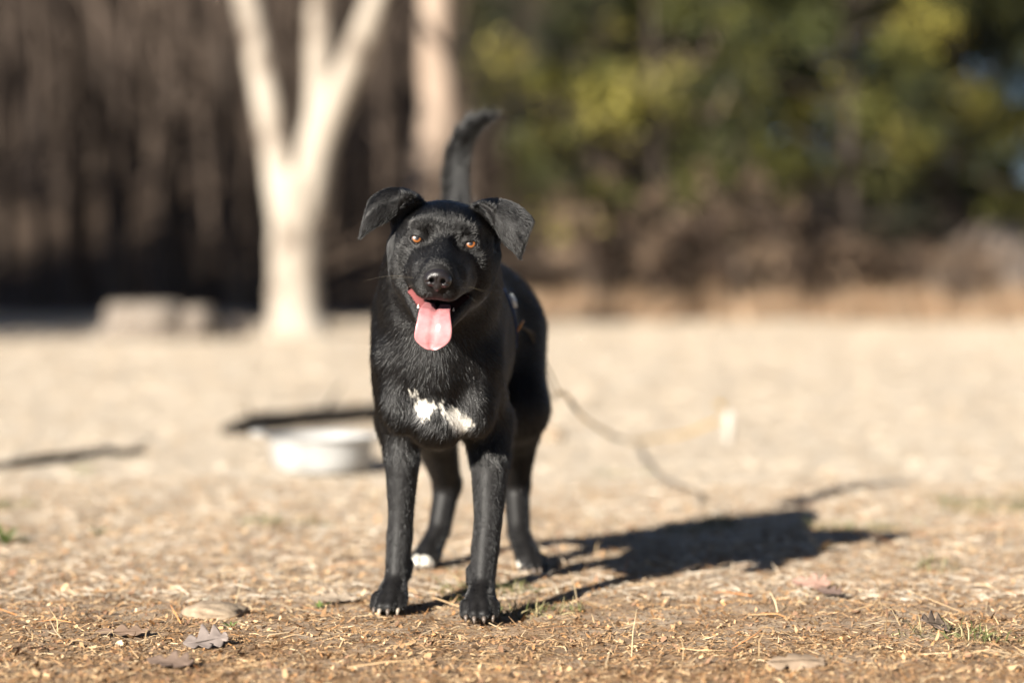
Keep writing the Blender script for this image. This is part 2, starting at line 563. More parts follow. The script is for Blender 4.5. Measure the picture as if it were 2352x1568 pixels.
# --- second pale tree behind the dog
Y2 = 17.0
t2 = empty('pale_tree', (P(985, 745, Y2).x, Y2, 0))
tag(t2, 'single pale wavy trunk standing directly behind the dog\'s raised tail', 'tree')
org2 = Vector(t2.location)
mb = MB()
limb(mb, [(975, 750, 150, 0), (975, 720, 110, 0), (978, 600, 98, 0), (985, 450, 92, 0), (1003, 330, 96, 0), (1008, 230, 84, 0), (1000, 130, 76, 0), (1002, 0, 72, 0), (1010, -200, 62, 0), (1000, -500, 44, .2), (990, -900, 18, .3)], Y2, org2)
mb.build('trunk', M['bark_tan'], t2)
tw = MB()
for i in range(7):
    branchy(tw, P(1005 - i * 2, -150 - 110 * i, Y2) - org2, (random.uniform(-1, 1), random.uniform(-1, 1), .6), 1.5, .045, 3, 6, .5, .2, 40 + i)
tw.build('crown', M['twig'], t2)


# --- bare woodland trees on the rising ground, left
def bare_variant(k, h, r):
    rr = random.Random(100 + k)
    root = empty('bare_tree')
    mb = MB(); tw = MB()
    pts = []; rad = []
    lx = ly = 0
    for i in range(9):
        t = i / 8
        lx += rr.gauss(0, .035 * h / 5); ly += rr.gauss(0, .035 * h / 5)
        pts.append((lx, ly, h * t - .1)); rad.append(r * (1.35 if i == 0 else 1) * (1 - .85 * t))
    mb.tube(pts, rad, 9, caps=False)
    for i in range(12):
        t = rr.uniform(.18, .97)
        q = Vector(pts[min(int(t * 8), 7)]).lerp(Vector(pts[min(int(t * 8), 7) + 1]), t * 8 - min(int(t * 8), 7))
        a = rr.uniform(0, 6.28)
        branchy(tw, q, (math.cos(a), math.sin(a), rr.uniform(.5, 1.4)), h * rr.uniform(.14, .26), max(r * (1 - t) * .45, .008), 2, 5, .45, .2, rr.random())
    mb.build('trunk', M['bark_wood'], root)
    tw.build('crown', M['twig'], root)
    return root


variants = [bare_variant(0, 8.5, .105), bare_variant(1, 7.5, .08), bare_variant(2, 9, .13), bare_variant(3, 5.5, .055), bare_variant(4, 4.5, .04), bare_variant(5, 5, .05), bare_variant(6, 3.6, .03)]
used = [False] * len(variants)


def place(i, x, y, s, rz, label, group):
    v = variants[i]
    if used[i]: o = dup(v)
    else: o = v; used[i] = True
    o.location = (x, y, float(gz(x, y, False)) - .02)
    o.scale = (s, s, s)
    o.rotation_euler = (random.gauss(0, .04), random.gauss(0, .04), rz)
    big = i < 3
    tag(o, 'bare grey-brown tree trunk standing in the blurred woods' if big else 'slim bare sapling standing in the blurred woods', 'tree' if big else 'sapling', 'bare trunks of the woods' if big else 'bare saplings of the woods')


spots = []
tries = 0
while len(spots) < 290 and tries < 9000:
    tries += 1
    Y = 17.3 + 27 * random.random() ** 1.25
    q = random.uniform(-.26, .055)
    X = q * Y
    if Y < 20 and q > -.03: continue
    if any((X - a) ** 2 + (Y - b_) ** 2 < .16 for a, b_ in spots): continue
    spots.append((X, Y))
for j, (X, Y) in enumerate(spots):
    i = random.choice([0, 1, 2]) if j % 5 < 1 and Y > 21 else random.choice([3, 4, 5, 6])
    place(i, X, Y, random.uniform(.8, 1.2), random.uniform(0, 6.28), None, None)


# --- evergreens
def spray_cloud(centres, radii, per, size, palette, weights, flat=.6):
    n = len(centres) * per
    ci = np.repeat(np.arange(len(centres)), per)
    d = rng.normal(0, 1, (n, 3)); d /= np.linalg.norm(d, axis=1)[:, None]
    rad = rng.random(n) ** (1 / 2.2)
    p = centres[ci] + d * (rad * radii[ci])[:, None] * np.array([1, 1, .75])
    a = rng.normal(0, 1, (n, 3)) + d * .8; a /= np.linalg.norm(a, axis=1)[:, None]
    b_ = np.cross(a, rng.normal(0, 1, (n, 3))); b_ /= np.linalg.norm(b_, axis=1)[:, None]
    L = size * rng.uniform(.6, 1.4, n)[:, None]; W = L * rng.uniform(.18, .4, n)[:, None]
    V = np.stack([p - a * L * .5, p + b_ * W * .5, p + a * L * .5, p - b_ * W * .5], 1).reshape(-1, 3)
    F = np.arange(n * 4).reshape(-1, 4)
    tone = pick(len(centres), palette, weights, .25)[ci] * np.exp(rng.normal(0, .2, (n, 1)))
    return V, F, np.repeat(tone, 4, 0)


GREEN = [(.062, .062, .014), (.036, .040, .011), (.17, .15, .032), (.012, .016, .007)]


def cedar(k, h, w, clear, name='evergreen_tree', per=150, nc=95):
    rr = np.random.default_rng(500 + k)
    root = empty(name)
    mb = MB()
    pts = [(rr.normal(0, .03), rr.normal(0, .03), h * .95 * i / 7 - .1) for i in range(8)]
    mb.tube(pts, [w * .032 * (1.3 - i / 7) for i in range(8)], 9)
    cs = []; rs = []
    for i in range(nc):
        t = rr.random() ** .8
        z = clear + (h - clear) * t
        prof = (1 - t) ** .7 * (.55 + .45 * min(1, t * 5))
        a = rr.uniform(0, 6.283)
        rad = w * prof * rr.uniform(.55, 1.05)
        c = np.array([math.cos(a) * rad, math.sin(a) * rad, z + rr.normal(0, .08)])
        cs.append(c); rs.append(rr.uniform(.16, .36) * (.6 + .4 * w))
        if i % 2 == 0:
            zb = max(z - rad * .35, .25)
            mb.tube([(0, 0, zb), tuple(c * np.array([.55, .55, 0]) + np.array([0, 0, (zb + z) / 2])), tuple(c)], [.03, .018, .006], 4, caps=False)
    for i in range(14):      # dead lower limbs
        z = rr.uniform(.25, clear + .3); a = rr.uniform(0, 6.283); L = rr.uniform(.4, 1) * w
        mb.tube([(0, 0, z), (math.cos(a) * L * .5, math.sin(a) * L * .5, z + .05), (math.cos(a) * L, math.sin(a) * L, z - rr.uniform(0, .3))], [.02, .012, .004], 4, caps=False)
    mb.build('trunk', M['bark_dark'], root)
    V, F, C = spray_cloud(np.array(cs), np.array(rs), per, .085, GREEN, [3, 3, 1.3, 3.5])
    mesh_np('crown', V, F, M['needle'], root, smooth=False, cols=C)
    return root


cedars = [cedar(0, 5.2, 1.5, .75), cedar(1, 6.5, 1.7, 1.0), cedar(2, 4.2, 1.25, .6), cedar(3, 7.2, 1.6, 1.6)]
cused = [False] * 4


def put_cedar(i, x, y, s, rz, label, group=None):
    v = cedars[i]
    if cused[i]: o = dup(v)
    else: o = v; cused[i] = True
    o.location = (x, y, float(gz(x, y, False)))
    o.scale = (s, s, s)
    o.rotation_euler = (0, 0, rz)
    tag(o, label, 'evergreen', group)
    return o


front = [(0, .72, 19.6, 1.0, 'olive-green evergreen tree nearest the dog\'s tail, right of the pale trunk'),
         (2, 1.02, 18.0, .95, 'low olive evergreen tree right of the dog above brown brush'),
         (1, 1.80, 18.8, 1.0, 'tall dark evergreen tree in the middle of the right-hand trees'),
         (0, 2.50, 17.9, .85, 'evergreen with the bright yellow-green clump at the right'),
         (1, 3.05, 19.4, 1.0, 'dark tall evergreen tree near the right edge of the picture'),
         (0, 3.95, 20.6, .66, 'narrow evergreen under the blue sky in the upper right corner'),
         (2, 3.45, 18.9, .85, 'small evergreen at the right edge beside the pale boulder')]
for k, (i, x, y, s, lab) in enumerate(front):
    put_cedar(i, x, y, s, k * 1.7, lab)
for k in range(24):
    y = random.uniform(21, 30)
    x = (.03 + .172 * (k + .5) / 24 + random.uniform(-.008, .008)) * y
    put_cedar(random.choice([0, 1, 3]), x, y, random.uniform(.85, 1.1), random.uniform(0, 6), 'dark evergreen tree deep behind the front row of trees', 'evergreens of the back row')
# the wood edge comes forward to the left of the picture; these cast the shade on the wood floor
for k in range(9):
    put_cedar(2, -10.0 + k * .62, 10.6 + (k % 3) * .3, 1.15, k * 1.1, 'evergreen standing outside the left edge of the picture', 'evergreens left of the picture')


# tall evergreens added out of view, blocking sky and sun to deepen the shade
for k, (x, y) in enumerate([(6.0, -7.5), (3.2, -8.5), (.4, -9.5), (8.4, -5), (7.6, -1.5), (9.0, 2), (7.2, 5), (9.4, 8), (7.6, 11), (10.5, 12), (8.6, 14.5),
                            (5, -11), (1.5, -13), (11, -9), (12, -2), (12.5, 5), (-3.5, -16), (-14.8, 3), (-16, 9)]):
    put_cedar([3, 1][k % 2], x, y, 2.15 + .3 * math.sin(k * 2.1), k * 1.3, 'tall evergreen added outside the picture to block light', 'added light-blocking evergreens')


# --- brown brush shrubs
def shrub(k, h, w):
    rr = np.random.default_rng(900 + k)
    root = empty('brush_shrub')
    mb = MB(); cs = []; rs = []
    for i in range(16):
        a = rr.uniform(0, 6.283); L = rr.uniform(.3, 1) * w
        top = np.array([math.cos(a) * L, math.sin(a) * L, h * rr.uniform(.55, 1)])
        mb.tube([(0, 0, 0), tuple(top * np.array([.35, .35, .5])), tuple(top)], [.016, .011, .004], 5, caps=False)
        for j in range(2):
            cs.append(top * rr.uniform(.6, 1.0)); rs.append(rr.uniform(.08, .18))
    mb.build('stems', M['twig'], root)
    V, F, C = spray_cloud(np.array(cs), np.array(rs), 45, .06, [(.11, .075, .05), (.17, .12, .082), (.05, .032, .022)], [3, 2, 3])
    mesh_np('leaves', V, F, M['needle'], root, smooth=False, cols=C)
    return root


shs = [shrub(0, .75, .5), shrub(1, 1.05, .55), shrub(2, .6, .4)]
su = [False] * 3
for k, (i, x, y, s, lab) in enumerate([(1, .62, 17.4, 1.0, 'brown leafless brush just right of the dog\'s back'), (0, 1.15, 16.9, 1.0, 'tan brush clump with dead leaves, left of the middle of the right half'),
                                       (1, 1.6, 17.0, 1.05, 'tall tan brush clump below the low evergreen'), (2, 2.15, 16.7, 1.0, 'small brown brush clump under the tall evergreen'),
                                       (0, 2.75, 17.1, .8, 'brown brush clump left of the pale boulder'), (2, 3.2, 16.8, .9, 'low brown brush touching the pale boulder')]):
    if su[i]: o = dup(shs[i])
    else: o = shs[i]; su[i] = True
    o.location = (x, y, float(gz(x, y, False))); o.scale = (s, s, s); o.rotation_euler = (0, 0, k * 1.3)
    tag(o, lab, 'shrub')

# pale leaning bare tree among the evergreens (thin limbs at the top)
bt = empty('bare_leaning_tree', (1.75, 18.7, 0))
tag(bt, 'thin pale bare limbs crossing in front of the evergreens at the top', 'tree')
mb = MB()
ob = Vector(bt.location)
limb(mb, [(1700, 745, 44, 0), (1690, 560, 38, 0), (1660, 400, 32, 0), (1610, 250, 28, 0), (1572, 150, 24, 0), (1550, 60, 22, 0), (1535, -60, 20, 0), (1525, -300, 14, 0), (1520, -600, 6, 0)], 18.7, ob, 8)
limb(mb, [(1600, 230, 20, 0), (1500, 170, 16, .1), (1430, 215, 12, .2), (1330, 300, 7, .3)], 18.7, ob, 7)
limb(mb, [(1580, 180, 20, 0), (1640, 90, 18, -.1), (1660, 0, 16, -.1), (1690, -150, 10, -.2), (1700, -350, 5, -.2)], 18.7, ob, 7)
limb(mb, [(1630, 290, 16, 0), (1700, 170, 14, .2), (1800, 130, 9, .3), (1880, 60, 5, .4)], 18.7, ob, 7)
mb.build('trunk', M['bark_tan'], bt)


# ================================================================== ROCKS, STUMP
def rockmesh(name, mat, loc, rad, seed, amp=.18, freq=2.2, sub=4, flat=None, parent=None):
    import bmesh
    bm = bmesh.new()
    bmesh.ops.create_icosphere(bm, subdivisions=sub, radius=1)
    V = np.array([v.co[:] for v in bm.verts])
    F = np.array([[v.index for v in f.verts] for f in bm.faces])
    bm.free()
    d = vn3(V[:, 0] * freq + seed, V[:, 1] * freq + seed * 2, V[:, 2] * freq + 30) + .5 * vn3(V[:, 0] * freq * 2.3, V[:, 1] * freq * 2.3 + seed, V[:, 2] * freq * 2.3 + 60)
    V = V * (1 + amp * 2 * d)[:, None]
    if flat is not None:
        V[:, 2] = np.where(V[:, 2] > flat, flat + (V[:, 2] - flat) * .15, V[:, 2])
    V = V * np.array(rad)
    o = mesh_np(name, V, F, mat, parent)
    o.location = loc
    return o


YS = 12.75
st = empty('tree_stump', (P(365, 790, YS).x, YS, 0))
tag(st, 'pale flat-topped old stump with a dark cleft left of the forked tree', 'stump')
rockmesh('stump_block', M['stump'], (-.06, 0, .06), (.235, .20, .20), 2.3, .13, 1.8, 4, .62, st)
rockmesh('root_lobe', M['stump'], (.205, .04, .05), (.085, .16, .185), 5.1, .15, 2, 4, .6, st)
rockmesh('root_flare', M['stump'], (-.20, -.06, .0), (.13, .13, .09), 7.7, .15, 2, 3, None, st)
o = rockmesh('field_stone', M['rock'], (P(540, 760, 13.0).x, 13.0, .02), (.085, .09, .075), 3.3, .15, 2, 3)
tag(o, 'small brown stone between the stump and the forked tree', 'stone')
o = rockmesh('boulder', M['rock'], (3.6, 18.1, .16), (.40, .45, .50), 4.4, .22, 1.5, 4)
tag(o, 'large pale grey boulder at the right edge under the evergreens', 'boulder')

# ================================================================== PAN
pc = P(733, 1093, 5.15)
PANX, PANY = pc.x, 5.22
pan = empty('feeding_pan', (PANX, PANY, float(gz(PANX, PANY)) + .002))
tag(pan, 'round white pan with side handles on the ground left of the dog', 'pan')
prof = [(0, .003), (.088, .003), (.100, .006), (.106, .016), (.110, .045), (.113, .080), (.116, .0845), (.126, .088), (.1275, .0895), (.126, .091), (.115, .088), (.110, .083), (.106, .045), (.101, .018), (.09, .0105), (0, .0105)]
N = 48
V = []; F = []
for (r, z) in prof:
    for k in range(N):
        a = 2 * math.pi * k / N
        V.append((r * math.cos(a), r * math.sin(a), z * .9))
for i in range(len(prof) - 1):
    for k in range(N):
        F.append((i * N + k, i * N + (k + 1) % N, (i + 1) * N + (k + 1) % N, (i + 1) * N + k))
mesh_np('bowl', np.array(V), F, M['enamel'], pan)
for s in (-1, 1):
    mb = MB()
    mb.tube([(s * .122, -.035, .086), (s * .142, -.03, .086), (s * .150, 0, .086), (s * .142, .03, .086), (s * .122, .035, .086)], .005, 8)
    mb.build('handle', M['enamel'], pan)


# ================================================================== SHADOW STREAKS BUILT AS DARK BRANCHES
def shadow_branch(name, pts, r, label, seed):
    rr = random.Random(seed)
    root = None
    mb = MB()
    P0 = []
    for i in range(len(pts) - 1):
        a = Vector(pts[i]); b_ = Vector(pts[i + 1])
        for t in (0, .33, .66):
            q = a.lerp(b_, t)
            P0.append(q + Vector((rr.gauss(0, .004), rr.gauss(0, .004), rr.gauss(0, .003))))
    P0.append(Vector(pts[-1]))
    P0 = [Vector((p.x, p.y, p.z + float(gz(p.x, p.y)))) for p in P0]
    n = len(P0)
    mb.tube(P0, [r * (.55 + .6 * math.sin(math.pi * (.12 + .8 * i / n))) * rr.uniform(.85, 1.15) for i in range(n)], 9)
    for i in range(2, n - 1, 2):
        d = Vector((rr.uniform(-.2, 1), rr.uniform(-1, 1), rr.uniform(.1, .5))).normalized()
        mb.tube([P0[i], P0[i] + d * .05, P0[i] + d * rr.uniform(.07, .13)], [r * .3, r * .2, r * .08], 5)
    o = mb.build(name, M['shadow_bark'])
    return tag(o, label, 'shadow stand-in')


shadow_branch('pan_shadow_branch', [(P(520, 1005, 6.2).x, 6.2, .012), (P(600, 990, 6.35).x, 6.35, .022), (P(740, 980, 6.5).x, 6.5, .026), (P(880, 968, 6.62).x, 6.62, .03)], .025, 'dark branch shape standing in for a shadow behind the white pan', 3)  # dark branch shape put where a trunk's shadow crosses the grass
shadow_branch('edge_shadow_branch', [(P(-60, 1090, 5.15).x, 5.15, .006), (P(60, 1080, 5.23).x, 5.23, .008), (P(200, 1062, 5.4).x, 5.4, .008), (P(330, 1048, 5.55).x, 5.55, .006)], .009, 'thin dark branch shape standing in for a shadow at the left edge', 8)  # shadow streak on the ground, modelled as a dark thin branch


# ================================================================== DOG
# Signed-distance body: smooth unions of tapered limbs and ellipsoids, meshed as one continuous surface.
class Field:
    def __init__(s, xs, ys, zs):
        s.ax = (xs.astype(np.float32), ys.astype(np.float32), zs.astype(np.float32))
        s.f = np.full((len(xs), len(ys), len(zs)), .04, dtype=np.float32)

    def box(s, lo, hi):
        sl = []
        for a, l, h in zip(s.ax, lo, hi):
            i0 = int(np.searchsorted(a, l)); i1 = int(np.searchsorted(a, h))
            sl.append(slice(max(i0 - 1, 0), min(i1 + 1, len(a))))
        return tuple(sl)

    def apply(s, lo, hi, fn, k, mode='add', T=None):
        sl = s.box(lo, hi)
        g = np.meshgrid(s.ax[0][sl[0]], s.ax[1][sl[1]], s.ax[2][sl[2]], indexing='ij')
        if g[0].size == 0: return
        if T is not None: g = T(*g)
        d = fn(*g).astype(np.float32)
        a = s.f[sl]
        if mode == 'add':
            h = np.maximum(k - np.abs(a - d), 0) / k
            s.f[sl] = np.minimum(a, d) - h * h * k * .25
        else:
            d = -d
            h = np.maximum(k - np.abs(a - d), 0) / k
            s.f[sl] = np.maximum(a, d) + h * h * k * .25

    def mesh(s):
        f = s.f
        neg = f < 0
        c = [neg[i:i - 1 or None, j:j - 1 or None, k:k - 1 or None] for i in (0, 1) for j in (0, 1) for k in (0, 1)]
        sm = sum(x.astype(np.uint8) for x in c)
        act = (sm > 0) & (sm < 8)
        I, J, K = np.nonzero(act)
        ids = np.full(act.shape, -1, dtype=np.int32)
        ids[I, J, K] = np.arange(len(I))
        vals = {}
        for a in (0, 1):
            for b_ in (0, 1):
                for c_ in (0, 1):
                    vals[a, b_, c_] = f[I + a, J + b_, K + c_]
        acc = np.zeros((len(I), 3)); cnt = np.zeros(len(I))
        X, Y, Z = s.ax
        C = (X, Y, Z); N = (I, J, K)
        corners = list(vals)
        for p in corners:
            for q in corners:
                if p < q and sum(abs(u - v) for u, v in zip(p, q)) == 1:
                    va, vb = vals[p], vals[q]
                    m = (va < 0) != (vb < 0)
                    t = np.where(m, va / np.where(m, va - vb, 1), 0)
                    for d in range(3):
                        ca = C[d][N[d] + p[d]]; cb = C[d][N[d] + q[d]]
                        acc[:, d] += np.where(m, ca + (cb - ca) * t, 0)
                    cnt += m
        V = acc / cnt[:, None]
        Q = []
        # edges along each axis
        for ax in range(3):
            sa = [slice(1, -1)] * 3; sa[ax] = slice(0, -1)
            sb_ = [slice(1, -1)] * 3; sb_[ax] = slice(1, None)
            A = neg[tuple(sa)]; B = neg[tuple(sb_)]
            e = np.argwhere(A != B)
            fl = A[tuple(e.T)]
            off = [1, 1, 1]; off[ax] = 0
            e = e + np.array(off)
            o1, o2 = [(1, 2), (2, 0), (0, 1)][ax]
            def cell(d1, d2):
                w = e.copy(); w[:, o1] -= d1; w[:, o2] -= d2
                return ids[w[:, 0], w[:, 1], w[:, 2]]
            q = np.stack([cell(1, 1), cell(0, 1), cell(0, 0), cell(1, 0)], 1)
            q[~fl] = q[~fl][:, ::-1]
            Q.append(q)
        return V, np.concatenate(Q)


def sd_ell(c, r):
    c = np.array(c); r = np.array(r)
    def fn(x, y, z):
        px, py, pz = x - c[0], y - c[1], z - c[2]
        k0 = np.sqrt((px / r[0]) ** 2 + (py / r[1]) ** 2 + (pz / r[2]) ** 2)
        k1 = np.sqrt((px / r[0] ** 2) ** 2 + (py / r[1] ** 2) ** 2 + (pz / r[2] ** 2) ** 2)
        return k0 * (k0 - 1) / np.maximum(k1, 1e-6)
    return fn, c - r, c + r


def sd_cone(a, b_, ra, rb):
    a = np.array(a, dtype=float); b_ = np.array(b_, dtype=float)
    ba = b_ - a; L2 = ba @ ba
    def fn(x, y, z):
        px, py, pz = x - a[0], y - a[1], z - a[2]
        t = np.clip((px * ba[0] + py * ba[1] + pz * ba[2]) / L2, 0, 1)
        return np.sqrt((px - ba[0] * t) ** 2 + (py - ba[1] * t) ** 2 + (pz - ba[2] * t) ** 2) - (ra + (rb - ra) * t)
    rm = max(ra, rb)
    return fn, np.minimum(a, b_) - rm, np.maximum(a, b_) + rm


axx = np.arange(-.235, .085, .0020)
axy = np.concatenate([np.arange(2.835, 3.165, .0018), np.arange(3.166, 3.80, .0036)])
axz = np.concatenate([np.arange(-.012, .055, .0022), np.arange(.056, .335, .0036), np.arange(.337, .575, .0017), np.arange(.577, .72, .0036)])
D = Field(axx, axy, axz)
MARG = .045


def add(prim, k=.02, mode='add'):
    fn, lo, hi = prim
    D.apply(lo - MARG, hi + MARG, fn, k, mode)


def E(c, r, k=.03): add(sd_ell(c, r), k)
def K(pts, rad, k=.02):
    pr = [sd_cone(pts[i], pts[i + 1], rad[i], rad[i + 1]) for i in range(len(pts) - 1)]
    def fn(x, y, z):
        d = pr[0][0](x, y, z)
        for p in pr[1:]:
            e = p[0](x, y, z)
            h = np.maximum(.004 - np.abs(d - e), 0) / .004
            d = np.minimum(d, e) - h * h * .0005
        return d
    add((fn, np.min([p[1] for p in pr], 0), np.max([p[2] for p in pr], 0)), k)


# trunk
E((-.097, 3.18, .345), (.078, .095, .118), .03)
E((-.088, 3.30, .350), (.090, .15, .112), .04)
E((-.070, 3.46, .375), (.074, .13, .080), .05)
E((-.056, 3.57, .382), (.086, .10, .085), .04)
K([(-.097, 3.20, .41), (-.092, 3.115, .462)], [.074, .063], .035)      # neck
E((-.096, 3.115, .385), (.062, .05, .07), .04)                        # throat
E((-.098, 3.118, .330), (.052, .045, .065), .022)                       # breastbone
E((-.098, 3.128, .262), (.040, .05, .042), .014)                       # lower breast
# shoulders and upper arms
K([(-.148, 3.20, .40), (-.149, 3.130, .335), (-.150, 3.215, .252)], [.028, .031, .029], .024)
K([(-.042, 3.19, .40), (-.043, 3.120, .330), (-.034, 3.19, .248)], [.028, .031, .030], .024)
E((-.145, 3.125, .285), (.025, .03, .045), .014)
E((-.047, 3.115, .280), (.027, .03, .045), .014)
# fore legs: elbow, forearm, carpus, pastern
K([(-.149, 3.215, .250), (-.146, 3.205, .190), (-.1475, 3.20, .125), (-.149, 3.198, .098), (-.153, 3.186, .045), (-.156, 3.175, .028)],
  [.030, .0220, .0165, .0172, .0150, .0165], .014)
K([(-.031, 3.190, .250), (-.029, 3.170, .195), (-.031, 3.150, .125), (-.035, 3.143, .088), (-.0385, 3.130, .045), (-.040, 3.115, .028)],
  [.034, .0250, .0180, .0180, .0158, .0170], .014)
# hind legs
for (hip, sti, hock, met, paw) in [((-.112, 3.56, .355), (-.128, 3.50, .248), (-.098, 3.665, .122), (-.110, 3.640, .055), (-.124, 3.615, .026)),
                                   ((-.008, 3.55, .355), (.008, 3.49, .248), (.006, 3.650, .124), (.010, 3.610, .055), (.022, 3.575, .026))]:
    K([hip, sti], [.056, .042], .04)
    K([sti, tuple((np.array(sti) + np.array(hock)) / 2 + np.array([0, .015, .01])), hock], [.041, .032, .0205], .025)
    K([hock, met, paw], [.0205, .0175, .0180], .012)
    add(sd_ell((hock[0], hock[1] + .01, hock[2] + .008), (.015, .02, .017)), .012)


# paws
claw_at = []
def paw(cx, cy, dx, w, fwd=.033, z=.016):
    """four toes pointing to the camera, turned by dx"""
    ca, sa = math.cos(dx), math.sin(dx)
    def q(x, f, zz): return (cx + x * ca - f * sa, cy - f * ca - x * sa, zz)
    add(sd_ell((cx, cy, .020), (w * .95, .028, .020)), .012)
    for i, (x, f) in enumerate([(-.78, .65), (-.28, 1.0), (.28, 1.0), (.78, .65)]):
        K([q(x * w * .8, .0, .022), q(x * w, f * fwd * .62, .0205), q(x * w * 1.04, f * fwd, .0125)], [.0090, .0096, .0088], .0028)
        claw_at.append((q(x * w * 1.04, f * fwd + .006, .0095), q(x * w * 1.06, f * fwd + .0125, .0030)))


paw(-.158, 3.172, .22, .0195)
paw(-.041, 3.108, .02, .0210)
paw(-.126, 3.612, .25, .0185)
paw(.025, 3.570, -.30, .0185)
# dew claw pads
add(sd_cone((-.136, 3.196, .062), (-.137, 3.19, .048), .006, .0045), .006)
add(sd_cone((-.054, 3.137, .062), (-.0555, 3.13, .048), .006, .0045), .006)
# tail
tail = [at(1042, 560, 3.66), at(1047, 470, 3.71), at(1045, 410, 3.73), at(1051, 355, 3.74), at(1064, 318, 3.74), at(1084, 292, 3.74), at(1108, 277, 3.74), at(1132, 271, 3.74)]
K([tuple(p) for p in tail], [.022, .0172, .0160, .0150, .0135, .0110, .0075, .003], .015)

# ---------------------------------------------------------------- head
HO = np.array(at(1019, 556, 2.995))
ROLL = R(5.6); HP = R(0)
hx = np.array([math.cos(ROLL), 0, -math.sin(ROLL)])
hz = np.array([math.sin(ROLL), 0, math.cos(ROLL)])
hy = np.array([0, -1.0, 0])


def h2w(p):
    p = np.asarray(p, dtype=float)
    return HO + p[..., 0:1] * hx + p[..., 1:2] * hy + p[..., 2:3] * hz if p.ndim > 1 else HO + p[0] * hx + p[1] * hy + p[2] * hz


def w2h(x, y, z):
    a, b_, c = x - HO[0], y - HO[1], z - HO[2]
    return a * hx[0] + c * hx[2], -b_, a * hz[0] + c * hz[2]


def H(prim, k=.015, mode='add'):
    fn, lo, hi = prim
    cs = np.array([[(lo, hi)[i][0], (lo, hi)[j][1], (lo, hi)[l][2]] for i in (0, 1) for j in (0, 1) for l in (0, 1)])
    w = h2w(cs)
    D.apply(w.min(0) - MARG, w.max(0) + MARG, fn, k, mode, T=w2h)


def rot_ell(c, r, ang):
    """ellipsoid whose x/z axes are turned by ang in the frontal plane"""
    fn0, _, _ = sd_ell((0, 0, 0), r)
    ca, sa = math.cos(ang), math.sin(ang)
    def fn(x, y, z):
        a, b_, d = x - c[0], y - c[1], z - c[2]
        return fn0(a * ca + d * sa, b_, -a * sa + d * ca)
    m = max(r[0], r[2])
    c = np.array(c)
    return fn, c - np.array([m, r[1], m]), c + np.array([m, r[1], m])


H(sd_ell((0, -.060, .002), (.060, .062, .044)), .03)
H(sd_ell((0, -.026, .010), (.045, .036, .032)), .02)
H(sd_cone((0, -.09, -.02), (0, -.13, -.05), .058, .066), .04)
for s in (-1, 1):
    H(sd_ell((s * .0270, -.009, .0190), (.0170, .014, .0095)), .011)        # brow
    H(sd_cone((s * .043, -.012, -.014), (s * .055, -.052, -.010), .0115, .015), .014)
    H(sd_ell((s * .041, -.040, -.030), (.0255, .040, .036)), .014)           # cheek
    H(sd_cone((s * .026, -.004, -.022), (s * .0185, .050, -.038), .0140, .0160), .010)
H(sd_cone((0, -.004, -.024), (0, .066, -.0415), .0280, .0235), .010)          # muzzle
H(sd_cone((0, -.006, .000), (0, .074, -.0330), .0150, .0125), .008)           # bridge
H(sd_ell((0, .080, -.0430), (.0185, .014, .0140)), .010)                     # nose base
for s in (-1, 1):
    H(sd_cone((s * .0115, .070, -.0555), (s * .0285, .006, -.0425), .0160, .0150), .008)   # flews
H(sd_ell((0, -.05, -.055), (.046, .045, .040)), .03)
# lower jaw
for s in (-1, 1):
    H(sd_cone((s * .038, -.035, -.056), (s * .0145, .042, -.0960), .0150, .0095), .012)
H(sd_ell((0, .046, -.0985), (.0165, .014, .0085)), .008)
H(sd_ell((0, .005, -.0875), (.024, .045, .010)), .012)
# groove down the forehead, philtrum
for s in (-1, 1):
    H(sd_ell((s * .0190, .015, .0050), (.0080, .011, .011)), .010, 'sub')       # hollows beside the stop
H(sd_cone((0, .022, .036), (0, -.030, .056), .010, .006), .014, 'sub')
H(sd_cone((0, .0975, -.052), (0, .091, -.070), .0016, .0020), .004, 'sub')
# mouth cavity
def wedge(x, y, z):
    # between the flews and the jaw, opening towards the front
    up = -.0550 - .0165 * np.clip((y + .02) / .075, 0, 1)
    dn = -.0556 - .0355 * np.clip((y + .02) / .075, 0, 1.18)
    mid = (up + dn) / 2
    half = np.maximum((up - dn) / 2, .0004)
    wid = .0365 - .19 * np.clip(y, 0, .09)
    dz = np.abs(z - mid) - half
    dx = np.abs(x) - wid
    dy = -.022 - y
    return np.maximum(np.maximum(dz, dx), dy)
H((wedge, np.array([-.05, -.03, -.11]), np.array([.05, .10, -.05])), .006, 'sub')

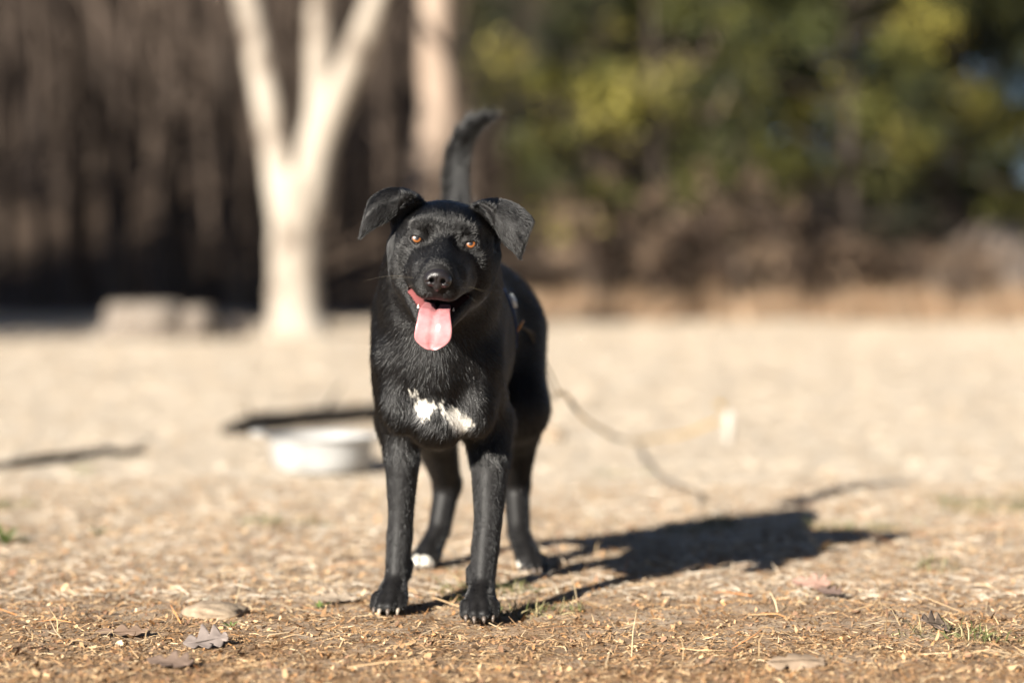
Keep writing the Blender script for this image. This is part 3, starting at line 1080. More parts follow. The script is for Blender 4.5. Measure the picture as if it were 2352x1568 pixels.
# ears: thick curved flaps
def ear_sheet(Bc, Fc, Tc, nu=22, nv=30):
    def curve(c, u):
        c = np.array(c)
        n = len(c) - 1
        if n == 1: return c[0] * (1 - u) + c[1] * u
        if n == 2: return c[0] * (1 - u) * (1 - 2 * u) + c[1] * 4 * u * (1 - u) + c[2] * u * (2 * u - 1)
        t = u * n; i = min(int(t), n - 1); f = t - i
        p0 = c[max(i - 1, 0)]; p1 = c[i]; p2 = c[i + 1]; p3 = c[min(i + 2, n)]
        return .5 * ((2 * p1) + (p2 - p0) * f + (2 * p0 - 5 * p1 + 4 * p2 - p3) * f * f + (3 * p1 - p0 - 3 * p2 + p3) * f ** 3)
    V = []
    for i in range(nu + 1):
        u = i / nu
        b_, f, t = curve(Bc, u), curve(Fc, u), curve(Tc, u)
        for j in range(nv + 1):
            v = j / nv
            if v < .46:
                w = v / .46
                p = b_ * (1 - w) + f * w
                # rounded approach to the fold
                p = p + np.array([0, .004, .004]) * math.sin(w * math.pi) * .5
            else:
                w = (v - .46) / .54
                p = f * (1 - w) + t * w + np.array([0, .017, .005]) * math.sin(w * math.pi) + np.array([0, .003 * math.sin(u * 7 + 1), .0018 * math.sin(u * 9)]) * w
            V.append(p)
    V = np.array(V)
    # relax along v to round the fold
    G = V.reshape(nu + 1, nv + 1, 3)
    for _ in range(12):
        G[:, 1:-1] = G[:, 1:-1] * .5 + (G[:, :-2] + G[:, 2:]) * .25
    V = G.reshape(-1, 3)
    W = h2w(V)
    polys = []
    for i in range(nu):
        for j in range(nv):
            a = i * (nv + 1) + j
            polys.append((a, a + 1, a + nv + 2)); polys.append((a, a + nv + 2, a + nv + 1))
    bvh = BVHTree.FromPolygons([tuple(p) for p in W], polys)
    lo, hi = W.min(0) - .013, W.max(0) + .013
    def fn(x, y, z):
        out = np.full(x.size, .03, dtype=np.float32)
        for n_, (px, py, pz) in enumerate(zip(x.ravel().tolist(), y.ravel().tolist(), z.ravel().tolist())):
            r = bvh.find_nearest((px, py, pz), .013)
            if r[0] is not None: out[n_] = r[3]
        return out.reshape(x.shape) - .0024
    D.apply(lo, hi, fn, .012, 'add')
    return V


ear_l = ear_sheet([(-.034, -.050, .044), (-.052, -.056, .032), (-.057, -.062, .004)],
                  [(-.036, -.048, .050), (-.068, -.046, .0630), (-.094, -.044, .052)],
                  [(-.048, -.034, .046), (-.070, -.022, .026), (-.1035, -.022, -.004)])
ear_r = ear_sheet([(.032, -.050, .044), (.050, -.056, .034), (.057, -.062, .004)],
                  [(.034, -.048, .050), (.074, -.044, .0615), (.109, -.042, .044)],
                  [(.047, -.032, .044), (.066, -.018, .020), (.080, -.016, .004), (.0950, -.020, -.010)])

# eye lids: rounded rims, almond openings
EYE = [(-.0335, -.0075, 0), (.0335, -.0075, 0)]
for s, e in zip((-1, 1), EYE):
    H(sd_ell((e[0], e[1] - .001, e[2]), (.0148, .0138, .0128)), .007)
    H(rot_ell((e[0] - s * .0012, e[1] + .012, e[2] - .0012), (.0090, .018, .0043), s * .32), .0016, 'sub')
    H(sd_ell(e, (.0112, .0112, .0112)), .001, 'sub')

BV, BF = D.mesh()
# masks
hxx, hyy, hzz = w2h(BV[:, 0], BV[:, 1], BV[:, 2])
headm = (hyy > -.075) & (hzz > -.115) & (np.abs(hxx) < .12)
mouth = (wedge(hxx, hyy, hzz) < .0012) & headm


def blob(x, z, cx, cz, rx, rz, ang):
    ca, sa = math.cos(ang), math.sin(ang)
    a = (x - cx) * ca + (z - cz) * sa; b_ = -(x - cx) * sa + (z - cz) * ca
    return 1 - np.sqrt((a / rx) ** 2 + (b_ / rz) ** 2)


def whitemask(p, lim=0.0):
    x, y, z = p[:, 0], p[:, 1], p[:, 2]
    jx = vn3(x * 140, y * 140, z * 90) * .010 + vn3(x * 400, y * 400, z * 200) * .006
    jz = vn3(x * 140 + 7, y * 140, z * 140) * .012 + vn3(x * 420, y * 400 + 5, z * 300) * .006
    a, b_ = x + jx, z + jz
    w = np.maximum.reduce([blob(a, b_, -.1110, .277, .0120, .0145, .3), blob(a, b_, -.0670, .2605, .0190, .0130, -.55),
                           blob(a, b_, -.0850, .2750, .0150, .0055, -.85), blob(a, b_, -.1255, .2945, .0085, .0035, -.8)])
    m = (w > lim) & (y < 3.16) & (z > .2)
    # white toes
    for (cx, cy, r) in [(-.146, 3.582, .012), (-.127, 3.574, .011), (.002, 3.545, .011)]:
        m |= ((a - cx) ** 2 + (y - cy) ** 2 + (b_ - .010) ** 2 < r * r)
    return m


whitev = whitemask(BV, .05)
ROOT = np.array([-.075, 3.35, 0.0])
dog = empty('dog', tuple(ROOT))
tag(dog, 'black short-haired dog with amber eyes, tongue out and white chest marks facing the camera', 'dog')

bm_, nt, b = new_mat('dog_skin')
a = nt.nodes.new('ShaderNodeAttribute'); a.attribute_name = 'col'
nt.links.new(a.outputs['Color'], b.inputs['Base Color'])
b.inputs['Roughness'].default_value = .55
b.inputs['Specular IOR Level'].default_value = .25
cols = np.tile(np.array([.006, .0055, .0055]), (len(BV), 1))
cols[whitev] = (.55, .52, .46)
cols[mouth] = (.22, .07, .07)
upv = mouth & (hzz > -.0550 - .0255 * np.clip((hyy + .02) / .075, 0, 1.1) + .001)
cols[upv] = (.010, .006, .006)
cols[mouth & (hxx > -.014)] = (.035, .011, .011)  # lining right of centre coloured dark to carry the shade there
mb_gum = mouth & (hyy < .0)
body = mesh_np('body', BV - ROOT, BF, bm_, dog, cols=cols)

# ---------------------------------------------------------------- fur
tri = np.concatenate([BF[:, [0, 1, 2]], BF[:, [0, 2, 3]]])
p0, p1, p2 = BV[tri[:, 0]], BV[tri[:, 1]], BV[tri[:, 2]]
cr = np.cross(p1 - p0, p2 - p0)
area = np.linalg.norm(cr, axis=1) / 2
fn_ = cr / np.maximum(np.linalg.norm(cr, axis=1), 1e-12)[:, None]
# smooth vertex normals
vn = np.zeros_like(BV)
for i in range(3):
    np.add.at(vn, tri[:, i], cr)
vn /= np.maximum(np.linalg.norm(vn, axis=1), 1e-12)[:, None]
cen = (p0 + p1 + p2) / 3
chx, chy, chz = w2h(cen[:, 0], cen[:, 1], cen[:, 2])
chead = (chy > -.085) & (chz > -.112) & (np.abs(chx) < .125)
dens = np.where(chead, 3.2, 1.0) * np.where(cen[:, 1] > 3.34, .4, 1.0) * np.where((cen[:, 2] > .49) & (cen[:, 1] > 3.6), 3, 1) * np.where(cen[:, 2] < .2, 2.4, 1)
noz = (chx ** 2 + (chy - .096) ** 2 + (chz + .046) ** 2) < .019 ** 2
eyeh = np.zeros(len(cen), bool)
for e in EYE:
    eyeh |= ((chx - e[0]) ** 2 + (chy - e[1]) ** 2 + (chz - e[2]) ** 2 < .0122 ** 2)
dens[noz | eyeh | mouth[tri].any(1)] = 0
NH = 340000
w = area * dens
ti = rng.choice(len(tri), NH, p=w / w.sum())
u, v = rng.random(NH), rng.random(NH)
fl = u + v > 1
u[fl], v[fl] = 1 - u[fl], 1 - v[fl]
bw = np.stack([1 - u - v, u, v], 1)
rp = (BV[tri[ti]] * bw[..., None]).sum(1)
rn = (vn[tri[ti]] * bw[..., None]).sum(1)
rn /= np.linalg.norm(rn, axis=1)[:, None]
ax_, ay_, az_ = w2h(rp[:, 0], rp[:, 1], rp[:, 2])
ih = (ay_ > -.085) & (az_ > -.112) & (np.abs(ax_) < .125)
# combing direction
flow = np.tile(np.array([0, .75, -.8]), (NH, 1))
flow[:, 0] += np.where((rp[:, 1] < 3.16) & (rp[:, 2] > .3), (rp[:, 0] + .097) * 5, 0)
legs = rp[:, 2] < .22
flow[legs] = (0, .25, -1)
nose_w = h2w(np.array([0, .095, -.045]))
hf = rp - nose_w
hf /= np.linalg.norm(hf, axis=1)[:, None]
flow[ih] = hf[ih]
ears = ih & (np.abs(ax_) > .06) & (ay_ < -.01)
flow[ears] = (np.sign(ax_[ears])[:, None] * hx * .6 - hz * .8)
tl = (rp[:, 2] > .49) & (rp[:, 1] > 3.6)
flow[tl] = (.25, 0, 1)
# pectoral swirls
sw = (rp[:, 1] < 3.18) & (rp[:, 2] < .32) & (rp[:, 2] > .2)
flow[sw] += np.stack([np.sin(rp[sw, 2] * 70) * .5, np.zeros(sw.sum()), np.zeros(sw.sum())], 1)
flow += np.where(ih, .05, .12)[:, None] * np.stack([vn3(rp[:, 0] * 28, rp[:, 1] * 28, rp[:, 2] * 28 + 9 * i) for i in range(3)], 1) * 2
tg = flow - rn * (flow * rn).sum(1)[:, None]
tg /= np.maximum(np.linalg.norm(tg, axis=1), 1e-6)[:, None]
tg += rng.normal(0, .15, (NH, 3))
ln = np.where(ih, .0052, .0115) * rng.uniform(.65, 1.25, NH)
ln = np.where(ears, .0052, ln)
ln = np.where(tl, .019 * rng.uniform(.6, 1.2, NH), ln)
ln = np.where((~ih) & (rp[:, 2] < .2), .0060 * rng.uniform(.7, 1.2, NH), ln)
ln = np.where(rp[:, 2] < .035, .004, ln)
ln = np.where(ih & (ay_ > .02), .0032, ln)
near_eye = np.zeros(NH, bool)
for e in EYE:
    near_eye |= ((ax_ - e[0]) ** 2 + (ay_ - e[1]) ** 2 + (az_ - e[2]) ** 2 < .0165 ** 2)
ln = np.where(near_eye, .0028, ln)
lift = np.where(ih, .38, .18) + rng.normal(0, .08, NH)
lift = np.where((~ih) & (rp[:, 2] < .2), .12 + rng.normal(0, .05, NH), lift)
lift = np.where(ears, .24, lift)
lift = np.where(ih & ~ears, np.clip(.36 + .22 * sstep(-.035, .02, ay_) + rng.normal(0, .1, NH), .2, .85), lift)
lift = np.where(tl, .42 + rng.normal(0, .12, NH), lift)
lift = np.where(sw, lift + .08, lift)
pts = []
pos = rp - rn * .0006
for s_ in range(4):
    pts.append(pos.copy())
    k_ = lift * (1 - .28 * s_)
    d_ = tg * np.sqrt(np.clip(1 - k_ ** 2, .05, 1))[:, None] + rn * k_[:, None]
    pos = pos + d_ * (ln / 3)[:, None]
pts = np.stack(pts, 1)
wm = whitemask(rp + rng.normal(0, .0012, rp.shape))


def make_fur(name, pts, rad, mat):
    n, k = pts.shape[:2]
    cu = bpy.data.hair_curves.new(name)
    cu.add_curves([k] * n)
    cu.attributes['position'].data.foreach_set('vector', (pts - ROOT).astype(np.float32).ravel())
    ra = cu.attributes.get('radius') or cu.attributes.new('radius', 'FLOAT', 'POINT')
    taper = np.linspace(1, .25, k)[None] * rad[:, None]
    ra.data.foreach_set('value', taper.astype(np.float32).ravel())
    cu.materials.append(mat)
    o = bpy.data.objects.new(name, cu)
    COL.objects.link(o)
    o.parent = dog
    return o


def hairmat(name, melanin, rough, col=None):
    m = bpy.data.materials.new(name)
    m.use_nodes = True
    nt = m.node_tree
    nt.nodes.remove(nt.nodes['Principled BSDF'])
    h = nt.nodes.new('ShaderNodeBsdfHairPrincipled')
    h.model = 'CHIANG'
    if col is None:
        h.parametrization = 'MELANIN'
        h.inputs['Melanin'].default_value = melanin
        h.inputs['Melanin Redness'].default_value = .3
    else:
        h.parametrization = 'COLOR'
        h.inputs['Color'].default_value = (*col, 1)
    h.inputs['Roughness'].default_value = rough
    h.inputs['IOR'].default_value = 1.7
    h.inputs['Radial Roughness'].default_value = .45
    h.inputs['Random Roughness'].default_value = .2
    nt.links.new(h.outputs[0], nt.nodes['Material Output'].inputs['Surface'])
    return m


fur_black = hairmat('fur_black', 1.0, .22)
fur_white = hairmat('fur_white', 0, .4, (.80, .76, .68))
rad = np.where(ih | (rp[:, 2] < .2), .00015, .00018)
rad = np.where(ears | ((~ih) & (rp[:, 2] < .2)), .00012, rad)
rad = rad * rng.uniform(.8, 1.2, NH)
face_black = hairmat('face_fur_black', 1.0, .26)
make_fur('fur', pts[~wm & ~ih], rad[~wm & ~ih], fur_black)
make_fur('face_fur', pts[~wm & ih], rad[~wm & ih], face_black)
make_fur('white_fur', pts[wm], rad[wm], fur_white)

# whiskers
wp = []
for s in (-1, 1):
    for i in range(3):
        b0 = np.array([s * (.021 + .003 * (i % 3)), .062 - .008 * (i // 2), -.047 - .005 * (i % 3)])
        d = np.array([s * (1.0), rng.uniform(-.1, .5), rng.uniform(-.45, .15)])
        d /= np.linalg.norm(d)
        L = rng.uniform(.025, .055)
        wp.append([h2w(b0 + d * L * t + np.array([0, -.006, -.008]) * t * t) for t in (0, .33, .66, 1)])
wp.append([h2w(np.array(q)) for q in [(-.045, .03, -.046), (-.062, .02, -.048), (-.078, .01, -.052), (-.094, 0, -.058)]])
make_fur('whiskers', np.array(wp), np.full(len(wp), .00010), hairmat('whisker', .12, .3))


# ---------------------------------------------------------------- eyes
em, nt, b = new_mat('eye')
tc = nt.nodes.new('ShaderNodeTexCoord')
sp = nt.nodes.new('ShaderNodeSeparateXYZ')
nt.links.new(tc.outputs['Object'], sp.inputs[0])
cx = nt.nodes.new('ShaderNodeCombineXYZ')
nt.links.new(sp.outputs['X'], cx.inputs[0]); nt.links.new(sp.outputs['Z'], cx.inputs[1])
le = nt.nodes.new('ShaderNodeVectorMath'); le.operation = 'LENGTH'
nt.links.new(cx.outputs[0], le.inputs[0])
mu = nt.nodes.new('ShaderNodeMath'); mu.operation = 'MULTIPLY'; mu.inputs[1].default_value = 100
nt.links.new(le.outputs['Value'], mu.inputs[0])
c = ramp(nt, mu.outputs[0], [(0.0, (.003, .002, .004)), (.25, (.004, .003, .004)), (.29, (.09, .028, .007)), (.42, (.235, .078, .013)), (.50, (.18, .055, .010)), (.56, (.02, .01, .006)), (.66, (.012, .007, .006))])
nt.links.new(c, b.inputs['Base Color'])
b.inputs['Roughness'].default_value = .35
b.inputs['Coat Weight'].default_value = 1.0
b.inputs['Coat Roughness'].default_value = .03
import bmesh
for e in EYE:
    bm = bmesh.new()
    bmesh.ops.create_uvsphere(bm, u_segments=32, v_segments=24, radius=.0116)
    me = bpy.data.meshes.new('eye')
    bm.to_mesh(me); bm.free()
    me.polygons.foreach_set('use_smooth', np.ones(len(me.polygons), dtype=bool))
    me.materials.append(em)
    o = bpy.data.objects.new('eye', me)
    COL.objects.link(o); o.parent = dog
    o.location = Vector(h2w(np.array(e)) - ROOT)
    o.rotation_euler = (R(-10), ROLL, 0)

# ---------------------------------------------------------------- nose
NF = Field(np.arange(-.022, .022, .0007), np.arange(-.016, .016, .0007), np.arange(-.018, .018, .0007))
def nadd(prim, k, mode='add'):
    fn, lo, hi = prim
    NF.apply(lo - .02, hi + .02, fn, k, mode)
nadd(sd_ell((0, 0, .001), (.0150, .0105, .0105)), .004)
nadd(sd_ell((0, .003, .0045), (.0125, .0095, .0075)), .004)
for s in (-1, 1):
    nadd(sd_ell((s * .0100, .0005, -.0015), (.0062, .0090, .0078)), .004)
nadd(sd_ell((0, .0005, -.0085), (.0048, .0075, .0062)), .004)
for s in (-1, 1):
    nadd(sd_cone((s * .0066, .0120, -.0022), (s * .0070, .0, -.0010), .0030, .0026), .0022, 'sub')
    nadd(sd_cone((s * .0075, .0110, -.0040), (s * .0145, .0055, -.0048), .0013, .0010), .0018, 'sub')
nadd(sd_cone((0, .0115, .002), (0, .0095, -.016), .0007, .0010), .002, 'sub')
NV, NQ = NF.mesh()
NW = h2w(NV + np.array([0, .0905, -.0450]))
nm, nt, b = new_mat('nose_leather')
oc = objcoord(nt)
vo = nt.nodes.new('ShaderNodeTexVoronoi'); vo.inputs['Scale'].default_value = 900
nt.links.new(oc, vo.inputs['Vector'])
b.inputs['Base Color'].default_value = (.012, .010, .011, 1)
b.inputs['Roughness'].default_value = .36
b.inputs['Specular IOR Level'].default_value = .55
bump(nt, b, vo.outputs['Distance'], .35, .0006)
nose = mesh_np('nose', NW - ROOT, NQ[:, ::-1].copy(), nm, dog)

# ---------------------------------------------------------------- tongue
path = [(-.005, -.0780), (.030, -.0815), (.055, -.0850), (.068, -.0890), (.0755, -.0970), (.0785, -.1080), (.0780, -.1190), (.0755, -.1300)]
wid = [.0140, .0165, .0180, .0190, .0205, .0222, .0205, .0080]
pp = np.array(path); nn = 40
tt = np.linspace(0, len(path) - 1, nn)
def cr1(a, t):
    n = len(a) - 1
    i = np.minimum(t.astype(int), n - 1); f = t - i
    p0 = a[np.maximum(i - 1, 0)]; p1 = a[i]; p2 = a[i + 1]; p3 = a[np.minimum(i + 2, n)]
    return .5 * ((2 * p1) + (p2 - p0) * f + (2 * p0 - 5 * p1 + 4 * p2 - p3) * f * f + (3 * p1 - p0 - 3 * p2 + p3) * f ** 3)
py_ = cr1(pp[:, 0], tt); pz_ = cr1(pp[:, 1], tt); ww = cr1(np.array(wid), tt)
ww[-4:] *= np.array([.97, .9, .75, .35]) / np.array([1, 1, 1, 1])
ty = np.gradient(py_); tz = np.gradient(pz_)
tn = np.hypot(ty, tz); ty /= tn; tz /= tn
ny_, nz_ = -tz, ty        # outward (upper / front) normal
TV = []; TF = []
NC = 28
for i in range(nn):
    th_ = .0036 if i < nn - 4 else .0026
    for k in range(NC):
        a = 2 * math.pi * k / NC
        s_ = math.cos(a); q = math.sin(a)
        h_ = th_ * q * (1 - .25 * s_ ** 4)
        if q > 0:
            h_ += -.0034 * math.exp(-(s_ / .09) ** 2) * (1 if i < nn - 3 else .3) + .0012 * (s_ * s_)
        cup = .0030 * s_ * s_
        TV.append((ww[i] * s_ + .0006 * math.sin(i * .3), py_[i] + ny_[i] * (h_ + cup), pz_[i] + nz_[i] * (h_ + cup)))
for i in range(nn - 1):
    for k in range(NC):
        k2 = (k + 1) % NC
        TF.append((i * NC + k, i * NC + k2, (i + 1) * NC + k2, (i + 1) * NC + k))
TF.append(tuple(range(NC - 1, -1, -1))); TF.append(tuple((nn - 1) * NC + k for k in range(NC)))
tm, nt, b = new_mat('tongue')
oc = objcoord(nt)
n1 = noise(nt, 60, 4, oc); n2 = noise(nt, 1400, 3, oc)
c = ramp(nt, n1.outputs['Fac'], [(.3, (.36, .12, .13)), (.55, (.46, .185, .195)), (.75, (.52, .25, .255))])
nt.links.new(c, b.inputs['Base Color'])
b.inputs['Roughness'].default_value = .55
b.inputs['Coat Weight'].default_value = .35
b.inputs['Coat Roughness'].default_value = .22
b.inputs['Subsurface Weight'].default_value = .25
b.inputs['Subsurface Radius'].default_value = (.006, .002, .0015)
bump(nt, b, n2.outputs['Fac'], .6, .0009)
mesh_np('tongue', h2w(np.array(TV)) - ROOT, [tuple(reversed(f)) for f in TF], tm, dog)

# teeth
tooth_m = simple('tooth', [(.3, (.62, .56, .46)), (.7, (.72, .68, .58))], 200, .3, (1, 1, 1), 0, spec=.5)
for (x, f, z, l, r) in [(-.0215, .034, -.0865, .008, .0024), (.0200, .034, -.0865, .008, .0024), (-.0250, .022, -.0815, .004, .002), (.0235, .022, -.0815, .004, .002)]:
    mb = MB()
    q = [h2w(np.array((x, f, z - .003))), h2w(np.array((x * 1.03, f, z + l * .5))), h2w(np.array((x * 1.05, f - .001, z + l)))]
    mb.tube([Vector(p - ROOT) for p in q], [r, r * .75, r * .15], 8)
    mb.build('tooth', tooth_m, dog)

# claws
claw_m = simple('claw', [(.3, (.05, .04, .034)), (.7, (.16, .125, .10))], 300, .4, (1, 1, 1), 0, spec=.5)
claw_pale = simple('claw_pale', [(.3, (.24, .20, .16)), (.7, (.36, .31, .25))], 300, .45, (1, 1, 1), 0, spec=.4)
for ci_, (p, q) in enumerate(claw_at):
    p = np.array(p); q = np.array(q)
    m = (p + q) / 2 + np.array([0, -.001, .0022])
    mb = MB()
    mb.tube([Vector(p - ROOT), Vector(m - ROOT), Vector(q - ROOT)], [.0036, .0030, .0009], 8)
    mb.build('claw', claw_pale if ci_ in (1, 3) else claw_m, dog)

# ---------------------------------------------------------------- harness
bvb = BVHTree.FromPolygons([tuple(p) for p in BV], [tuple(int(i) for i in f) for f in BF])
def band(Yc, lean, w, out, a0=0, a1=2 * math.pi, n=72):
    V = []; F = []
    cxz = np.array([-.084, .36])
    for i in range(n + 1):
        a = a0 + (a1 - a0) * i / n
        for dy in (-w / 2, w / 2):
            o_ = Vector((cxz[0] + .5 * math.cos(a), Yc + dy + lean * math.sin(a), cxz[1] + .5 * math.sin(a)))
            d_ = Vector((-math.cos(a), 0, -math.sin(a)))
            hit = bvb.ray_cast(o_, d_)
            p = (hit[0] if hit[0] else o_ + d_ * .4) - d_ * out
            V.append(np.array(p) - ROOT)
            V.append(np.array(p - d_ * .0022) - ROOT)
    for i in range(n):
        b0 = i * 4; b1 = b0 + 4
        F += [(b0 + 1, b0 + 3, b1 + 3, b1 + 1), (b0, b1, b1 + 2, b0 + 2), (b0, b0 + 1, b1 + 1, b1), (b0 + 2, b1 + 2, b1 + 3, b0 + 3)]
    return np.array(V), F


har = empty('harness'); har.parent = dog
V, F = band(3.36, .02, .022, .0035)
mesh_np('strap', V, F, M['strap'], har)
V, F = band(3.345, .02, .006, .0045, -.2, 2.2)
mesh_np('piping', V, F, M['strap_blue'], har)


def surf(a, Y, out):
    o_ = Vector((-.084 + .5 * math.cos(a), Y, .36 + .5 * math.sin(a)))
    d_ = Vector((-math.cos(a), 0, -math.sin(a)))
    return bvb.ray_cast(o_, d_)[0] - d_ * out


q0 = surf(.52, 3.375, .008)
mb = MB()
a_, b2 = surf(.60, 3.375, .007), surf(.40, 3.375, .007)
mb.tube([a_ - Vector(ROOT), q0 - Vector(ROOT), b2 - Vector(ROOT)], [.004, .0048, .004], 8)
mb.build('buckle', M['tagwhite'], har)
ring_c = surf(.12, 3.375, .010)
mb = MB()
mb.tube([ring_c - Vector(ROOT) + Vector((.004 * math.cos(t), .007 * math.sin(t), .007 * math.cos(t))) for t in np.linspace(0, 2 * math.pi, 17)], .0016, 7, caps=False)
mb.build('ring', M['brass'], har)

# ================================================================== ROPE
def smooth_path(pts, k=6):
    pts = [Vector(p) for p in pts]
    out = []
    for i in range(len(pts) - 1):
        p0 = pts[max(i - 1, 0)]; p1 = pts[i]; p2 = pts[i + 1]; p3 = pts[min(i + 2, len(pts) - 1)]
        for j in range(k):
            t = j / k
            out.append(.5 * ((2 * p1) + (p2 - p0) * t + (2 * p0 - 5 * p1 + 4 * p2 - p3) * t * t + (3 * p1 - p0 - 3 * p2 + p3) * t ** 3))
    out.append(pts[-1])
    return out


rope = empty('tether_rope', tuple(at(1450, 1015, 4.6)))
tag(rope, 'thin brown tether rope hanging from the dog\'s harness to the ground on the right', 'rope')
ro = Vector(rope.location)
def rp_(x, y, Y): return at(x, y, Y)
c1 = [ring_c, rp_(1224, 765, 3.46), rp_(1240, 800, 3.66), rp_(1262, 850, 3.95), rp_(1278, 885, 4.15), rp_(1283, 900, 4.22)]
c2 = [ring_c, rp_(1220, 770, 3.44), rp_(1238, 825, 3.64), rp_(1255, 868, 3.90), rp_(1270, 905, 4.12), rp_(1274, 915, 4.18), rp_(1284, 901, 4.22)]
c3 = [rp_(1283, 900, 4.22), rp_(1302, 908, 4.40), rp_(1322, 938, 4.62), rp_(1345, 962, 4.85), rp_(1380, 985, 5.15), rp_(1425, 1008, 5.5), rp_(1448, 1013, 5.75), rp_(1465, 1014, 5.88), rp_(1510, 1004, 5.93), rp_(1570, 997, 5.96), rp_(1620, 978, 5.97), rp_(1655, 962, 5.96)]
for c_, nm_, r_ in ((c1, 'cord', .0014), (c2, 'cord', .0014), (c3, 'line', .0034)):
    mb = MB()
    pts_ = smooth_path(c_)
    mb.tube([p - ro for p in pts_], r_, 6)
    mb.build(nm_, M['rope' if nm_ == 'line' else 'rope_dark'], rope)
for (i, n_) in ((1, 1), (4, 1)):
    mb = MB()
    pts_ = smooth_path(c3)
    seg = pts_[i * 6 + 2:i * 6 + 8]
    mb.tube([p - ro for p in seg], [.0030, .0044, .0046, .0046, .0044, .0030][:len(seg)], 8)
    mb.build('knot', M['rope_dark'], rope)
# stake at the rope's end
sx = at(1672, 985, 5.95)
stake = empty('ground_stake', (sx.x, 5.95, float(gz(sx.x, 5.95))))
tag(stake, 'short pale post at the far end of the tether rope', 'stake')
mb = MB()
mb.tube([(0, 0, -.02), (.002, 0, .04), (.004, 0, .068), (.004, 0, .075)], [.012, .012, .011, .006], 12)
mb.build('post', M['pale_wood'], stake)
mb = MB()
mb.tube([(-.008, -.02, .085), (-.02, -.03, .09), (-.03, 0, .092), (-.01, .025, .09)], .004, 7)
mb.build('hook', M['rope'], stake)


# ================================================================== LEAVES AND STONES ON THE GROUND
def oak_leaf(name, loc, L, W, rz, curl, tilt, col, label, seed, lobes=3):
    rr = random.Random(seed)
    n = 34
    V = []; F = []
    m = 6
    for i in range(n + 1):
        t = i / n
        env = math.sin(math.pi * min(1, t * .97 + .02)) ** .7
        lob = .36 + .64 * abs(math.sin(math.pi * (t * (lobes + .5) + .15))) ** 1.3
        w = W * env * lob
        x = (t - .5) * L
        for j in range(-m, m + 1):
            s = j / m
            sw_ = -.30 * L * abs(s) ** 1.5 * env * .8
            z = curl * W * .8 * (s * w / W) ** 2 + .35 * curl * L * (t - .5) ** 2 + .03 * W * math.sin(9 * t + 3 * s + seed) - (.04 * W if j == 0 else 0)
            V.append((x - sw_ * .5, s * w, z))
    k = 2 * m + 1
    for i in range(n):
        for j in range(k - 1):
            F.append((i * k + j, i * k + j + 1, (i + 1) * k + j + 1, (i + 1) * k + j))
    lm = simple(name + '_skin', [(.3, tuple(c_ * .65 for c_ in col)), (.7, col)], 60, .7, (1, 1, 1), .3, .001)
    root = empty(name, loc, rz)
    tag(root, label, 'leaf')
    o = mesh_np('blade', np.array(V), F, lm, root)
    md = o.modifiers.new('thick', 'SOLIDIFY'); md.thickness = .0006
    o.rotation_euler = tilt
    mb = MB()
    mb.tube([(-L * .48, 0, .001), (-L * .2, 0, .0008), (L * .46, 0, .0005)], [.0011, .0009, .0003], 5)
    st_ = mb.build('stalk', lm, root)
    st_.rotation_euler = tilt
    return root


def gp(x, y, dz=0.0):
    """ground point seen at x, y"""
    Y = 3.0
    for _ in range(12):
        p = at(x, y, Y)
        t = (CAM_H - float(gz(p.x, Y))) / max(CAM_H - p.z, 1e-6)
        Y *= t
    p = at(x, y, Y)
    return (p.x, p.y, float(gz(p.x, p.y)) + dz)


oak_leaf('oak_leaf', gp(472, 1490, .010), .054, .025, .25, .35, (.5, -.12, 0), (.22, .18, .16), 'pale grey-mauve lobed oak leaf lying at the lower left', 1)
oak_leaf('oak_leaf', gp(1828, 1536, .010), .066, .022, .1, -.5, (.55, 0, 0), (.27, .20, .14), 'curled tan leaf with a dark hollow at the lower right', 2)
oak_leaf('oak_leaf', gp(2145, 1450, .010), .055, .018, .7, .5, (.7, .25, 0), (.20, .15, .115), 'brown upturned leaf near the right edge of the yard', 3)
oak_leaf('oak_leaf', gp(1862, 1352, .008), .060, .020, -.6, .35, (.5, 0, 0), (.32, .20, .155), 'pinkish dry leaf below the tip of the dog\'s shadow', 4)
oak_leaf('oak_leaf', gp(1905, 1372, .008), .045, .014, -.9, .4, (.3, 0, 0), (.16, .11, .09), 'small dark leaf beside the pinkish dry leaf', 5)
oak_leaf('oak_leaf', gp(765, 1388, .008), .066, .015, .1, .4, (.35, 0, 0), (.30, .24, .18), 'narrow pale leaf in front of the dog\'s left-hand paw', 6)
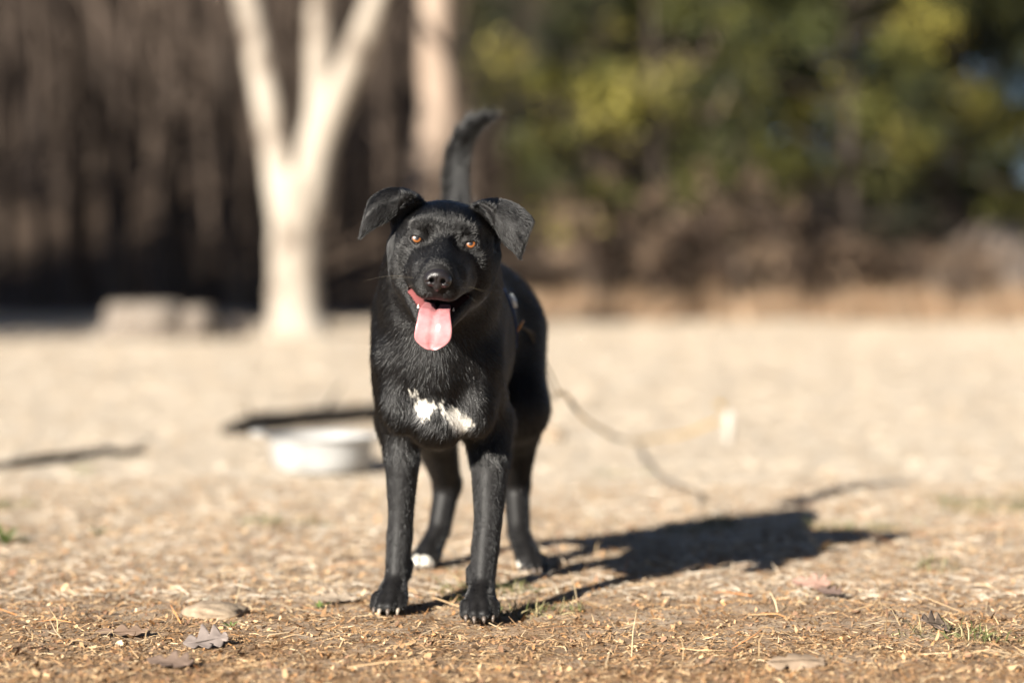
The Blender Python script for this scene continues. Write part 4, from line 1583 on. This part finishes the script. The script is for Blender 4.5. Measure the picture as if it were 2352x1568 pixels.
oak_leaf('oak_leaf', gp(390, 1532, .006), .060, .018, -.4, .4, (.4, 0, 0), (.15, .105, .08), 'dull brown leaf in the left foreground below the pale oak leaf', 7)
oak_leaf('oak_leaf', gp(280, 1462, .006), .065, .014, .1, .3, (.4, 0, 0), (.20, .135, .095), 'flat brown leaf left of the pale oak leaf', 8)
o = rockmesh('flat_stone', M['stone'], gp(490, 1412, .003), (.043, .040, .014), 6.2, .22, 1.5, 4)
tag(o, 'flat pale stone half sunk in the soil at the left foreground', 'stone')
o = rockmesh('pale_stone', M['stone'], gp(1270, 1010, .008), (.03, .03, .022), 9.2, .12, 1.5, 3)
tag(o, 'pale blurred stone just right of the dog\'s hind leg', 'stone')


def sprig(name, loc, n, L, label, seed, col=(.12, .17, .045)):
    rr = np.random.default_rng(seed)
    root = empty(name, loc)
    tag(root, label, 'weed')
    lm = simple(name + '_leaf', [(.3, tuple(c_ * .6 for c_ in col)), (.7, col)], 80, .6, (1, 1, 1), 0)
    for i in range(n):
        a = rr.uniform(0, 6.283); l = L * rr.uniform(.6, 1.2); e = rr.uniform(.4, 1.1)
        V = []; F = []
        for j in range(6):
            t = j / 5
            w_ = l * .10 * math.sin(math.pi * (t * .9 + .08))
            px, pz = l * t * math.cos(e), l * t * math.sin(e) - l * .35 * t * t
            V += [(px * math.cos(a) - w_ * math.sin(a), px * math.sin(a) + w_ * math.cos(a), pz), (px * math.cos(a) + w_ * math.sin(a), px * math.sin(a) - w_ * math.cos(a), pz)]
        for j in range(5): F.append((2 * j, 2 * j + 1, 2 * j + 3, 2 * j + 2))
        mesh_np('leaf', np.array(V), F, lm, root)
    return root


sprig('green_weed', gp(735, 1397), 8, .022, 'tiny green weed beside the narrow pale leaf', 1)
sprig('green_weed', gp(530, 1442), 8, .020, 'tiny green weed just right of the flat pale stone', 2)
sprig('green_weed', gp(225, 1228), 10, .035, 'blurred green tuft in the yard at the left', 3)
sprig('green_weed', gp(10, 1250), 10, .06, 'green weed at the very left edge of the yard', 4)
sprig('dry_weed', gp(1885, 1265), 5, .055, 'dry tan weed standing at the tip of the dog\'s shadow', 5, (.45, .33, .18))
